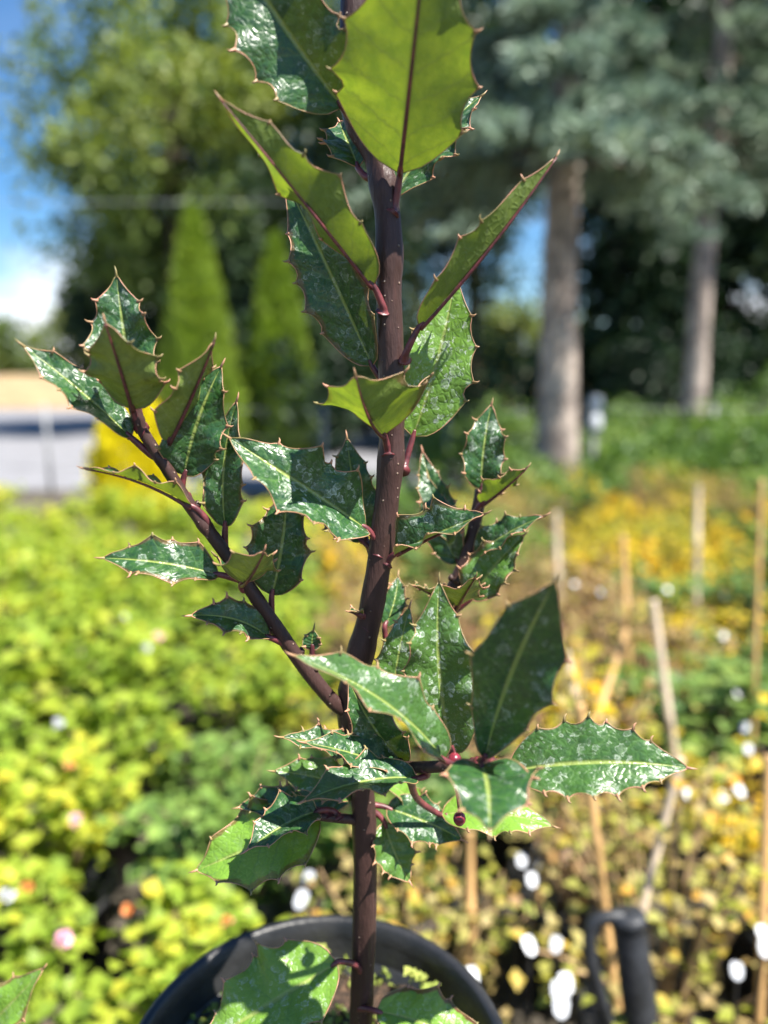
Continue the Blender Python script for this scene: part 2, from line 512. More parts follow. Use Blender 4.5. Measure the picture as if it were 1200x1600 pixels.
# ------------------------------------------------------------------ setting
def grid_sheet(name, x0, x1, y0, y1, nx, ny, zf, m):
    mb = MB()
    vs_ = []
    for j in range(ny + 1):
        for i in range(nx + 1):
            x = x0 + (x1 - x0) * i / nx; y = y0 + (y1 - y0) * j / ny
            vs_.append((x, y, zf(x, y)))
    fs = [(j * (nx + 1) + i, j * (nx + 1) + i + 1, (j + 1) * (nx + 1) + i + 1, (j + 1) * (nx + 1) + i) for j in range(ny) for i in range(nx)]
    mb.add(vs_, fs)
    return mb.build(name, m)

g = grid_sheet('ground', -600, 600, -20, 900, 40, 40, lambda x, y: 0.0, M['ground']); tag(g, kind='structure')
g = grid_sheet('road', -40, 40, 6.6, 24, 20, 10, lambda x, y: 0.004, M['road']); tag(g, kind='structure')
def bank(x, y):
    t = min(1, max(0, (y - 24) / 8.0))
    return 0.008 + 1.0 * t * t * (3 - 2 * t) + 0.12 * math.sin(x * 0.7) * t
g = grid_sheet('terrain', -60, 60, 24, 60, 60, 24, bank, M['dry']); tag(g, kind='structure')

# ------------------------------------------------------------------ foliage meshes
def unit(a):
    return a / np.maximum(np.linalg.norm(a, axis=1, keepdims=True), 1e-9)

def leaf_obj(name, pos, dirs, nrm, ln, wd, lc, m, parent=None, kite=True):
    """many leaf-shaped folded blades as one mesh"""
    N = len(pos)
    d = unit(dirs); s = unit(np.cross(d, nrm)); n = np.cross(s, d)
    ln = np.asarray(ln).reshape(-1, 1) * np.ones((N, 1)); wd = np.asarray(wd).reshape(-1, 1) * np.ones((N, 1))
    base = pos; tip = pos + d * ln - n * ln * 0.12
    mid = pos + d * ln * 0.5
    l = mid + s * wd + n * wd * 0.35; r = mid - s * wd + n * wd * 0.35
    v = np.stack([base, r, tip, l], axis=1).reshape(-1, 3)
    tri = np.array([[0, 1, 2], [0, 2, 3]])
    f = (np.arange(N)[:, None, None] * 4 + tri[None]).reshape(-1)
    me = bpy.data.meshes.new(name)
    me.vertices.add(N * 4); me.vertices.foreach_set('co', v.astype(np.float32).ravel())
    me.loops.add(N * 6); me.loops.foreach_set('vertex_index', f.astype(np.int32))
    me.polygons.add(N * 2)
    me.polygons.foreach_set('loop_start', (np.arange(N * 2) * 3).astype(np.int32))
    at_ = me.attributes.new('lc', 'FLOAT', 'POINT')
    at_.data.foreach_set('value', np.repeat(lc, 4).astype(np.float32))
    me.materials.append(m)
    me.update(calc_edges=True)
    o = bpy.data.objects.new(name, me)
    return link(o, parent)

def rnd_dirs(rs, N):
    return unit(rs.normal(size=(N, 3)))

def cloud(rs, centers, rad, per, up=0.5):
    """leaves around clump centres"""
    K = len(centers)
    c = np.repeat(centers, per, axis=0); rr = np.repeat(rad, per)
    off = rnd_dirs(rs, K * per) * (rs.rand(K * per, 1) ** 0.45)
    pos = c + off * rr[:, None]
    d = unit(off + rs.normal(size=off.shape) * 0.8 + np.array([0, 0, -0.15]))
    n = unit(rs.normal(size=off.shape) * 0.7 + np.array([0, 0, up]) + off * 0.6)
    cl = np.repeat(rs.rand(K) * 0.6, per)
    lc = np.clip(cl + rs.rand(K * per) * 0.4, 0, 1)
    return pos, d, n, lc

def broad_tree(name, x, y, h, cz, rx, rz, m, bark, seed, label, nclump=130, per=60, leaf=0.16, crad=0.55, cat='tree', group=None, trunk_r=0.2, hollow=0.35):
    rs = np.random.RandomState(seed); rng = random.Random(seed)
    root = empty(name, (x, y, 0))
    tag(root, label, cat, group)
    mb = MB()
    pts = catmull([(0, 0, -0.05), (0.05, 0.03, cz * 0.4), (-0.05, 0.0, cz * 0.8), (0.04, 0, cz + rz * 0.5)], 5)
    mb.tube(pts, [trunk_r * (1.25 - 1.0 * i / (len(pts) - 1)) for i in range(len(pts))], 10)
    mb.build('trunk', bark, root)
    dirs = rnd_dirs(rs, nclump)
    rad = hollow + (1 - hollow) * rs.rand(nclump) ** 0.6
    cen = dirs * rad[:, None] * np.array([rx, rx, rz]) * (0.85 + 0.3 * rs.rand(nclump, 1)) + np.array([0, 0, cz])
    for i in range(9):
        t = cen[rs.randint(nclump)]
        z0 = cz - rz * 0.6 + rng.random() * rz * 0.8
        lb = MB()
        lp = catmull([(0, 0, z0), (t[0] * 0.45, t[1] * 0.45, (z0 + t[2]) * 0.5 + 0.1), tuple(t)], 4)
        lb.tube(lp, [trunk_r * 0.4 * (1 - 0.85 * k / (len(lp) - 1)) for k in range(len(lp))], 6)
        lb.build('limb', bark, root)
    pos, d, n, lc = cloud(rs, cen, crad * (0.6 + 0.8 * rs.rand(nclump)), per)
    N = len(pos)
    leaf_obj('crown', pos, d, n, leaf * (0.7 + 0.6 * rs.rand(N)), leaf * 0.33 * (0.8 + 0.4 * rs.rand(N)), lc, m, root)
    return root

def spruce(name, x, y, h, r_base, z_low, seed, label, m, trunk_r, rmax=1.7, nb=52, lean=0.0, needle=0.075, twigs=22, top_keep=1.0, droop=0.35):
    rs = np.random.RandomState(seed); rng = random.Random(seed)
    root = empty(name, (x, y, 0)); tag(root, label, 'spruce tree')
    mb = MB()
    K = 16
    pts = [(lean * i / K + 0.015 * math.sin(i * 1.3), 0.0, -0.05 + h * i / K) for i in range(K + 1)]
    rad = [trunk_r * (1.0 - 0.9 * i / K) * (1.28 if i == 0 else 1.05 if i == 1 else 1) for i in range(K + 1)]
    mb.tube(pts, rad, 14, wob=0.06, rng=rng)
    mb.build('trunk', M['spruce_bark'], root)
    P_, D_, N_, L_ = [], [], [], []
    for b in range(nb):
        f = b / nb
        z = z_low + (h - z_low) * f ** 1.7
        az = b * 2.399 + rng.uniform(-0.3, 0.3)
        ln = rmax * (1 - f) ** 2.4 * rng.uniform(0.8, 1.1) + 0.15
        ca, sa = math.cos(az), math.sin(az)
        near_sun = ca * math.cos(SUN_AZ) + sa * math.sin(SUN_AZ)
        ln *= 1 - 0.5 * max(0.0, (near_sun - 0.55) / 0.45)  # limbs cut back towards the sun, shaped to let light reach the trunk
        x0 = lean * z / h
        cp = []
        for k in range(7):
            t = k / 6
            cp.append(Vector((x0 + ca * ln * t, sa * ln * t, z + ln * (0.10 * t - droop * t * t + 0.18 * t ** 4))))
        lb = MB()
        lb.tube(cp, [0.028 * (1 - f * 0.6) * (1 - 0.8 * k / 6) for k in range(7)], 6)
        lb.build('limb', M['dark_bark'], root)
        for tw in range(twigs):
            t = rng.uniform(0.18, 1.0)
            k = min(5, int(t * 6)); q = cp[k].lerp(cp[k + 1], t * 6 - k)
            side = rng.choice([-1, 1])
            td = Vector((-sa * side, ca * side, 0)) * rng.uniform(0.5, 1) + Vector((ca, sa, 0)) * rng.uniform(0.3, 0.9) + Vector((0, 0, rng.uniform(-0.55, 0.1)))
            td.normalize()
            tl = rng.uniform(0.18, 0.45) * (1.1 - 0.5 * t) * min(1, ln)
            nn = 26
            s = rs.rand(nn)
            pp = np.array(q)[None] + np.array(td)[None] * (s * tl)[:, None]
            dd = unit(np.array(td)[None] * 0.75 + rs.normal(size=(nn, 3)) * 0.6 + np.array([0, 0, 0.2]))
            P_.append(pp); D_.append(dd); N_.append(unit(rs.normal(size=(nn, 3)) + np.array([0, 0, 0.5])))
            L_.append(np.clip(rng.random() * 0.5 + rs.rand(nn) * 0.5, 0, 1))
    pos = np.concatenate(P_); N = len(pos)
    leaf_obj('crown', pos, np.concatenate(D_), np.concatenate(N_), needle * (0.7 + 0.6 * rs.rand(N)), needle * 0.17, np.concatenate(L_), m, root)
    return root

def column_conifer(name, x, y, h, r, seed, label, m, group=None, n=9000, leaf=0.09, pw=0.75, cat='conifer'):
    rs = np.random.RandomState(seed)
    root = empty(name, (x, y, 0)); tag(root, label, cat, group)
    mb = MB(); mb.tube([(0, 0, -0.03), (0, 0, h * 0.5), (0, 0, h * 0.93)], [r * 0.16, r * 0.1, 0.01], 8); mb.build('trunk', M['dark_bark'], root)
    t = rs.rand(n) ** 1.25
    az = rs.rand(n) * 2 * np.pi
    lob = 1 + 0.10 * np.sin(az * 5 + t * 9) + 0.07 * np.sin(az * 9 - t * 21)
    prof = np.minimum(1, (1 - t) ** pw * 1.25) * (0.75 + 0.25 * np.minimum(1, t * 8))
    rr = r * prof * lob * (0.62 + 0.42 * rs.rand(n) ** 0.5)
    pos = np.stack([rr * np.cos(az), rr * np.sin(az), 0.02 + t * h * 0.97], 1)
    out = np.stack([np.cos(az), np.sin(az), np.zeros(n)], 1)
    d = unit(out * 0.55 + np.array([0, 0, 0.9]) + rs.normal(size=(n, 3)) * 0.3)
    nn = unit(out + rs.normal(size=(n, 3)) * 0.6)
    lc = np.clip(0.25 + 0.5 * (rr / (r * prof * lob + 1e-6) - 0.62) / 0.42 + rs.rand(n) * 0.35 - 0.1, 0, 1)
    leaf_obj('crown', pos, d, nn, leaf * (0.6 + 0.8 * rs.rand(n)), leaf * 0.28, lc, m, root)
    return root

# ------------------------------------------------------------------ trees behind the beds
def ground_at(px, Y):
    return P(px, 590, Y).x

broad_tree('broadleaf_tree', ground_at(285, 14), 14, 9, 5.3, 2.6, 3.1, M['olive'], M['dark_bark'], 3,
           'large olive green broadleaf tree towering behind the two pointed conifers', nclump=165, per=75, leaf=0.17, crad=0.50, trunk_r=0.22)
broad_tree('broadleaf_tree', ground_at(430, 16), 16, 8, 5.6, 2.4, 3.0, M['olive'], M['dark_bark'], 13,
           'olive broadleaf tree crowded between the large olive tree and the dark conifers', nclump=120, per=70, leaf=0.17, crad=0.6, trunk_r=0.18)
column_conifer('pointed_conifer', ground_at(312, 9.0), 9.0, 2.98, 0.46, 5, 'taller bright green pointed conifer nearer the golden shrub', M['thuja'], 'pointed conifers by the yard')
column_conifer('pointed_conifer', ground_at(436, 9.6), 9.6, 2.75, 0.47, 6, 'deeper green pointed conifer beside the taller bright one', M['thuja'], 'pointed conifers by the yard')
column_conifer('golden_shrub', ground_at(205, 5.4), 5.4, 0.86, 0.28, 8, 'dense yellow golden shrub in front of the grey yard', M['gold_shrub'], None, n=3200, leaf=0.07, pw=0.4, cat='shrub')

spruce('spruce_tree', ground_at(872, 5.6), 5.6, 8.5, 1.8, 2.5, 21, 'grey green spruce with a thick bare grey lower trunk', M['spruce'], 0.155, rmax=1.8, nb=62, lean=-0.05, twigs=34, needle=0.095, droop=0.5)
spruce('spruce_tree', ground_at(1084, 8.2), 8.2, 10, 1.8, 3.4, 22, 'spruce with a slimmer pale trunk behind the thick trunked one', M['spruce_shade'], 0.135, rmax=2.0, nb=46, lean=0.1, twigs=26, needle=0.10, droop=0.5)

# dark evergreens that close off the view
k = 0
for (px, Y, h, r, cz) in ((560, 13.5, 7.0, 1.15, 3.7), (735, 15.0, 10, 1.2, 5.6), (965, 11.0, 8, 1.25, 3.6), (1120, 12.0, 9, 1.55, 4.2), (1275, 11.0, 9, 1.6, 4.2), (1010, 16.0, 11, 1.9, 6.0), (640, 18.0, 12, 1.7, 7.5)):
    lab = ['slim dark evergreen right behind the holly stem', 'tall dark evergreen between the holly and the thick spruce trunk',
           'dark evergreen filling the gap between the two bare trunks', 'broad dark evergreen behind the slimmer pale trunk',
           'broad dark evergreen beyond the slimmer pale trunk, farthest from the road', 'very tall dark evergreen rising behind the spruce boughs',
           'very tall dark evergreen rising above the slim one behind the stem'][k]
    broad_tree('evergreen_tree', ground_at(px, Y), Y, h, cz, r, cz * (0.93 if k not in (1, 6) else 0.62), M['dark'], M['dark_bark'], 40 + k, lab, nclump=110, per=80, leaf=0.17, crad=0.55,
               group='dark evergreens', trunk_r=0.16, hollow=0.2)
    k += 1

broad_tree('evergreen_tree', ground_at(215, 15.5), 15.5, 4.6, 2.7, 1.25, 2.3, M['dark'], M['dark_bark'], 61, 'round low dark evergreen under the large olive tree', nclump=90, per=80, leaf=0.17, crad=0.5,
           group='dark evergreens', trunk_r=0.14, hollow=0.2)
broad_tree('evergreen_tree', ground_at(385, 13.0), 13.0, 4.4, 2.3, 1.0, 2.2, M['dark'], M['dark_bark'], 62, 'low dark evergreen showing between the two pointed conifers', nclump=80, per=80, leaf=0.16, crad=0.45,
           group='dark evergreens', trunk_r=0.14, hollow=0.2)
# far hedge of bushes along the dry bank
for i in range(16):
    px = -160 + i * 95
    Y = 34 + (i * 7 % 5) * 1.2
    broad_tree('bush', ground_at(px, Y), Y, 3, 1.9 + (i * 5 % 4) * 0.25, 1.9, 1.35 + (i * 3 % 4) * 0.25, M['hedge'], M['dark_bark'], 80 + i % 3 + i,
               'rounded green bush along the top of the dry grass bank', nclump=45, per=40, leaf=0.34, crad=0.7, cat='bush', group='bushes on the dry bank', trunk_r=0.12)

for i in range(13):
    px = 470 + i * 66
    Y = 9.6 + (i * 5 % 4) * 0.5
    if px in (800,): continue
    broad_tree('evergreen_bush', ground_at(px, Y), Y, 2, 0.75 + (i * 3 % 4) * 0.12, 0.62, 0.8, M['dark'], M['dark_bark'], 160 + i,
               'dark green bush in the shade below the tall evergreens', nclump=36, per=60, leaf=0.12, crad=0.3, cat='bush', group='dark bushes below the evergreens', trunk_r=0.05)

# low green shrubs at the feet of the spruces
for i, (px, Y, h, r) in enumerate(((960, 6.4, 0.55, 0.4), (1040, 6.1, 0.6, 0.42), (1150, 6.0, 0.75, 0.5), (1010, 7.2, 0.8, 0.5), (1200, 7.0, 1.0, 0.6), (790, 7.4, 0.7, 0.45), (700, 6.6, 0.6, 0.4), (985, 4.9, 0.5, 0.3), (1075, 5.1, 0.62, 0.34), (1180, 4.8, 0.66, 0.36), (1120, 4.6, 0.46, 0.28), (800, 5.0, 0.46, 0.28), (1240, 5.2, 0.8, 0.4))):
    broad_tree('undergrowth_shrub', ground_at(px, Y), Y, h, h * 0.55, r, h * 0.45, M['midgreen'], M['twig'], 120 + i,
               'bushy green undergrowth shrub beside the bare spruce trunks', nclump=40, per=40, leaf=0.06, crad=0.16, cat='shrub', group='undergrowth by the spruces', trunk_r=0.02)

# ------------------------------------------------------------------ fence and overhead cable
fence = empty('wire_fence', (0, 6.3, 0)); tag(fence, 'low wire fence with thin grey posts along the grey yard', 'fence')
for px in (-60, 66, 300, 505, 700, 1120, 1250):
    mb = MB(); x = ground_at(px, 6.3); mb.tube([(x, 0, -0.05), (x, 0, 0.78)], 0.017, 8); mb.build('post', M['metal'], fence)
for z in (0.25, 0.5, 0.74):
    mb = MB(); mb.tube([(ground_at(-80 + 140 * i, 6.3), 0.02, z - 0.012 * math.sin(i * 1.7) ** 2) for i in range(11)], 0.0035, 5); mb.build('wire', M['metal'], fence)
wp = empty('marker_post', (ground_at(932, 6.1), 6.1, 0)); tag(wp, 'slim grey post with a white two part cap beside the thick trunk', 'post')
mb = MB(); mb.tube([(0, 0, -0.05), (0, 0, 0.62)], 0.022, 8); mb.build('pole', M['metal'], wp)
mb = MB(); mb.lathe([(0.0, 0.56), (0.05, 0.56), (0.06, 0.6), (0.06, 0.68), (0.045, 0.7), (0.04, 0.74), (0.055, 0.77), (0.05, 0.84), (0.0, 0.86)], n=16); mb.build('cap', M['white'], wp)
mb = MB(); mb.tube([P(-250 + 90 * i, 316 + 0.004 * (i - 6) ** 2, 10.5 + 0.0 * i) for i in range(10)], 0.005, 6)
tag(mb.build('overhead_cable', M['cable']), 'thin pale overhead cable crossing in front of the olive tree', 'cable')

# ------------------------------------------------------------------ potted shrubs in the beds
def nursery_pot(parent, r=0.10, h=0.17):
    mb = MB()
    mb.lathe([(0.0, 0.0), (r * 0.74, 0.0), (r * 0.78, 0.006), (r * 0.95, h - 0.02), (r * 1.02, h - 0.018), (r * 1.03, h), (r * 0.97, h), (r * 0.92, h - 0.02), (r * 0.9, h - 0.03), (0.0, h - 0.028)], n=20)
    return mb.build('pot', M['pot'], parent)

def shrub_proto(seed, m, label, group, n=430, r=0.21, h=0.26, z0=0.13, leaf=0.034, wid=0.42, twiggy=14, flop=0.25, sm='twig'):
    rs = np.random.RandomState(seed); rng = random.Random(seed)
    root = empty('potted_shrub'); tag(root, label, 'shrub', group)
    nursery_pot(root)
    pos, d, nn, lc = [], [], [], []
    mb = MB()
    for t in range(twiggy):
        az = t * 2.4 + rng.uniform(-.3, .3); sp = rng.uniform(0.15, 1.0) ** 0.7
        end = Vector((math.cos(az) * r * sp, math.sin(az) * r * sp, z0 + h * (1.05 - 0.5 * sp * sp) * rng.uniform(0.85, 1.15)))
        st = Vector((math.cos(az) * 0.015, math.sin(az) * 0.015, z0))
        mid = (st + end) * 0.5 + Vector((0, 0, 0.04))
        cp = catmull([st, mid, end], 6)
        mb.tube(cp, [0.0035 * (1 - 0.6 * i / (len(cp) - 1)) for i in range(len(cp))], 5)
        per = n // twiggy
        tl = rng.random() * 0.45
        for j in range(per):
            s = 0.22 + 0.78 * (j / per) ** 0.7
            kk = min(len(cp) - 2, int(s * (len(cp) - 1))); q = cp[kk].lerp(cp[kk + 1], s * (len(cp) - 1) - kk)
            a2 = j * 2.4 + rng.uniform(-.5, .5)
            dr = Vector((math.cos(a2), math.sin(a2), rng.uniform(-flop, 0.6)))
            q = q + Vector((rng.gauss(0, .022), rng.gauss(0, .022), rng.gauss(0, .014)))
            pos.append(q); d.append(dr); nn.append((rng.gauss(0, .35), rng.gauss(0, .35), 1)); lc.append(min(1, max(0, tl + 0.45 * s * rng.random() + 0.25 * rng.random())))
    mb.build('stem', M[sm], root)
    N = len(pos)
    leaf_obj('foliage', np.array(pos), np.array(d), np.array(nn), leaf * (0.6 + 0.7 * rs.rand(N)), leaf * wid * (0.8 + 0.4 * rs.rand(N)), np.array(lc), m, root)
    return root

GOLD_L = 'golden green leafy shrub in a black pot, in the bed before the yard'
GREEN_L = 'darker green leafy shrub in a black pot, along the edge of the golden bed'
RUST_L = 'sparse rusty leaved plant in a black pot, among the bamboo canes'
YEL_L = 'yellow and orange leaved plant in a black pot, among the rusty plants'
LIME_L = 'fresh green leafy plant in a black pot, among the rusty plants'
def blank_protos(seeds, m, label, group, **kw): return [shrub_proto(s, m, label, group, **kw) for s in seeds]
protos = {
    'gold': blank_protos((1, 2, 3), M['golden'], GOLD_L, 'golden green shrubs in the bed', n=480),
    'green': blank_protos((4, 5), M['bluegreen'], GREEN_L, 'darker green shrubs at the bed edge', n=420, leaf=0.03),
    'rust': blank_protos((6, 7, 8), M['rust'], RUST_L, 'rusty plants among the canes', n=460, leaf=0.020, h=0.35, twiggy=22, sm='straw'),
    'yel': blank_protos((9, 10), M['yellow'], YEL_L, 'yellow plants among the canes', n=440, leaf=0.028, h=0.36, twiggy=16),
    'lime': blank_protos((11, 12), M['midgreen'], LIME_L, 'fresh green plants among the canes', n=380, leaf=0.034, h=0.28),
}
used = {}
shrubs = []
def put(kind, x, y, rng, sc=1.0):
    ps = protos[kind]
    i = rng.randrange(len(ps))
    key = (kind, i)
    o = ps[i] if key not in used else copy_tree(ps[i])
    used[key] = 1
    o.location = (x, y, 0)
    o.rotation_euler = (0, 0, rng.uniform(0, 6.28))
    s = sc * rng.uniform(0.88, 1.15)
    o.scale = (s, s, s * rng.uniform(0.92, 1.1))
    shrubs.append((o, x, y))
rng = random.Random(77)
y = 0.80; row = 0
while y < 4.4:
    half = 0.62 * y + 0.35
    step = 0.30
    x = -half + (row % 2) * step * 0.5
    while x < half:
        xx = x + rng.uniform(-.03, .03); yy = y + rng.uniform(-.03, .03)
        edge = -0.06 - 0.035 * yy
        if yy > 4.0 and xx < 0.3: pass
        elif xx < edge - 0.30:
            if rng.random() > 0.05: put('gold', xx, yy, rng)
        elif xx < edge:
            if rng.random() > 0.08: put('green' if rng.random() < 0.55 else 'gold', xx, yy, rng, 0.92)
        else:
            r_ = rng.random()
            far = yy > 1.9
            if r_ < 0.42: put('rust', xx, yy, rng, 0.95)
            elif r_ < (0.74 if far else 0.56): put('yel', xx, yy, rng, 0.95)
            elif r_ < 0.95: put('lime', xx, yy, rng, rng.choice((0.85, 1.0, 1.2)))
        x += step
    y += step * (0.92 if y < 3 else 1.15); row += 1

def nearest_shrub(p):
    return min(shrubs, key=lambda s: (s[1] - p.x) ** 2 + (s[2] - p.y) ** 2)[0]

# a few blossoms and turned leaves in the golden bed
bpy.context.view_layer.update()
def blossom(px, py, name, m, r, z=0.42):
    p = PZ(px, py, z)
    s = nearest_shrub(p)
    rb = random.Random(int(px * 3 + py))
    mb = MB()
    for k in range(22):
        c = Vector((rb.gauss(0, 1), rb.gauss(0, 1), rb.gauss(0, 1) + 0.4)).normalized(); t = c.orthogonal().normalized(); w = c.cross(t)
        e = c * r * rb.uniform(0.8, 1.1)
        mb.add([c * r * 0.15, e * 0.7 + t * r * 0.38, e + w * r * 0.12, e * 0.7 - t * r * 0.38], [(0, 1, 2, 3)])
    o = mb.build(name, m, s)
    o.matrix_parent_inverse = s.matrix_world.inverted()
    o.location = p
    if name == 'flower' and m is M['pink']:
        s['label'] = 'golden green potted shrub carrying a round pink blossom'; s['group'] = 'golden shrubs with a pink blossom'
for (px, py) in ((119, 1282), (99, 1468), (248, 994)): blossom(px, py, 'flower', M['pink'], 0.010)
for (px, py) in ((195, 966), (228, 1012), (90, 1130), (10, 1400)): blossom(px, py, 'flower', M['white'], 0.010)
for (px, py) in ((110, 1195), (42, 1385), (200, 1420), (355, 1440)): blossom(px, py, 'turned_leaf', M['orange'], 0.0075)

# ------------------------------------------------------------------ bamboo canes, plant labels, handle
def cane(p0, p1, Y0, Y1, m, label, rad=0.0065, group=None):
    top = P(*p0, Y0); low = P(*p1, Y1)
    d = (low - top)
    t = (0.0 - top.z) / d.z
    foot = top + d * min(max(t, 1), 3.0) if d.z < 0 else low
    foot.z = max(foot.z, -0.02)
    o = empty('bamboo_cane', foot); tag(o, label, 'cane', group)
    mb = MB(); L = (top - foot).length; n = max(3, int(L / 0.16))
    pts, rr = [], []
    for i in range(n + 1):
        q = (top - foot) * (i / n)
        pts += [q * 0.992, q] if i else [q]
        rr += [rad, rad * 1.2] if i else [rad]
        if i < n: pts.append(q + (top - foot) * 0.008); rr.append(rad)
    mb.tube(pts, rr, 8)
    mb.build('cane', m, o)
cane((972, 838), (980, 1010), 1.6, 1.56, M['bamboo'], 'orange tan cane, the tallest upright one among the yellow plants', 0.0085)
cane((978, 985), (932, 1125), 1.30, 1.2, M['bamboo'], 'orange tan cane leaning across the tallest upright one', 0.0065)
cane((1020, 938), (1046, 1125), 1.25, 1.2, M['greycane'], 'pale greyish cane leaning away from the tall orange one', 0.0075)
cane((884, 1020), (905, 1130), 1.22, 1.18, M['greycane'], 'pale cane standing just beyond the dark upright holly leaf', 0.0075)
cane((905, 1100), (945, 1420), 0.80, 0.76, M['bamboo'], 'tan cane rising under the long pointed holly leaf', 0.0055)
cane((1062, 1185), (1004, 1420), 0.80, 0.77, M['greycane'], 'greyish cane leaning over the black handle', 0.0052)
cane((733, 1300), (735, 1420), 0.80, 0.78, M['bamboo'], 'short orange cane beside the pot rim', 0.0055)
cane((1190, 750), (1178, 1100), 1.35, 1.28, M['bamboo'], 'long thin cane standing near the undergrowth shrubs', 0.0045)
cane((1200, 1180), (1190, 1480), 0.76, 0.70, M['bamboo'], 'tan cane in front of the fresh green plant', 0.005)
cane((898, 1000), (905, 1110), 1.5, 1.45, M['bamboo'], 'thin tan cane touching the pale cane behind the dark holly leaf', 0.006)
cane((1090, 760), (1088, 900), 2.2, 2.15, M['greycane'], 'pale cane in front of the slimmer trunk', 0.010)
cane((868, 800), (872, 900), 2.2, 2.15, M['greycane'], 'pale cane in front of the thick trunk', 0.010)

def plant_label(px, py, z, w, h, rng):
    p = PZ(px, py, z)
    o = empty('plant_label', (p.x, p.y, 0)); tag(o, 'small white plastic plant label stuck among the potted plants', 'plant label', 'white plant labels')
    o.rotation_euler = (rng.uniform(-.05, .02), rng.uniform(-.05, .05), rng.uniform(-.5, .5))
    mb = MB()
    c_, s_ = math.cos(R(48)), math.sin(R(48))
    out_ = [(-.5, .12), (-.42, .42), (-.2, .5), (.2, .5), (.42, .42), (.5, .12), (.42, -.3), (.12, -.5), (-.12, -.5), (-.42, -.3)]
    fr_ = [(a_ * w, b_ * h * s_ - 0.0012 * c_, z + b_ * h * c_ - 0.0012 * s_) for (a_, b_) in out_]
    bk_ = [(x_, y_ + 0.0016, z_ + 0.0014) for (x_, y_, z_) in fr_]
    k_ = len(out_)
    mb.add(fr_ + bk_, [tuple(range(k_ - 1, -1, -1)), tuple(range(k_, 2 * k_))] + [(i, (i + 1) % k_, k_ + (i + 1) % k_, k_ + i) for i in range(k_)])
    mb.build('tag', M['white'], o, False)
    mb = MB(); mb.box((-0.0015, -0.0010, 0.12), (0.0015, 0.0010, z - h * 0.3), bev=0.0008); mb.build('stake', M['pot'], o, False)
rl = random.Random(5)
for (px, py, w) in ((895, 915, .05), (932, 925, .03), (848, 1497, .042), (843, 1470, .03), (905, 1545, .045), (912, 1585, .05), (1150, 1245, .042), (1118, 1250, .03), (1180, 1140, .035),
                    (1182, 1170, .03), (1118, 990, .035), (1040, 920, .03), (1185, 1480, .045), (1165, 1470, .03), (1178, 1535, .03), (1170, 1090, .03), (806, 1360, .03), (816, 1385, .03),
                    (745, 1540, .035), (432, 1412, .05), (466, 1366, .04), (1080, 1240, .025), (900, 1580, .03), (860, 930, .03)):
    plant_label(px, py, 0.42, 0.007 + w * 0.16, 0.008 + w * 0.2, rl)

hd = empty('tool_handle', P(1000, 1600, 0.62)); hd.location.z = 0
tag(hd, 'black tubular tool handle with a looped side strap standing among the rusty plants', 'tool handle')
def loc(px, py, Y): return P(px, py, Y) - hd.location
mb = MB()
a = loc(982, 1440, .64); bpt = loc(1008, 1640, .62); foot = a + (bpt - a) * ((0 - a.z) / (bpt.z - a.z))
mb.tube([foot, a.lerp(foot, 0.5), a.lerp(foot, 0.012), a], [0.0155, 0.0165, 0.0165, 0.0155], 20)
mb.build('shaft', M['rubber'], hd)
ax = (a - foot).normalized(); cap = MB()
cap.tube([a - ax * 0.004, a + ax * 0.006, a + ax * 0.009], [0.0175, 0.0175, 0.0145], 20); cap.build('end_cap', M['rubber'], hd)
st = MB(); st.tube(catmull([loc(975, 1432, .64), loc(945, 1434, .64), loc(925, 1448, .64), loc(922, 1490, .635), loc(936, 1550, .63), loc(965, 1625, .625), loc(1000, 1665, .62)], 6), 0.0065, 10)
st.build('strap', M['rubber'], hd)

# ------------------------------------------------------------------ bench, pots
bench = empty('potting_bench', (0, 0.30, 0)); tag(bench, 'low weathered plank bench carrying the two potted hollies', 'bench')
for i in range(3):
    mb = MB(); y0 = -0.145 + i * 0.098
    mb.box((-0.75, y0, 0.455), (0.55, y0 + 0.09, 0.484), bev=0.003); mb.build('plank', M['bench'], bench, False)
for sx in (-0.68, 0.46):
    for sy in (-0.13, 0.10):
        mb = MB(); mb.box((sx, sy, 0), (sx + 0.05, sy + 0.05, 0.4545), bev=0.003); mb.build('leg', M['bench'], bench, False)

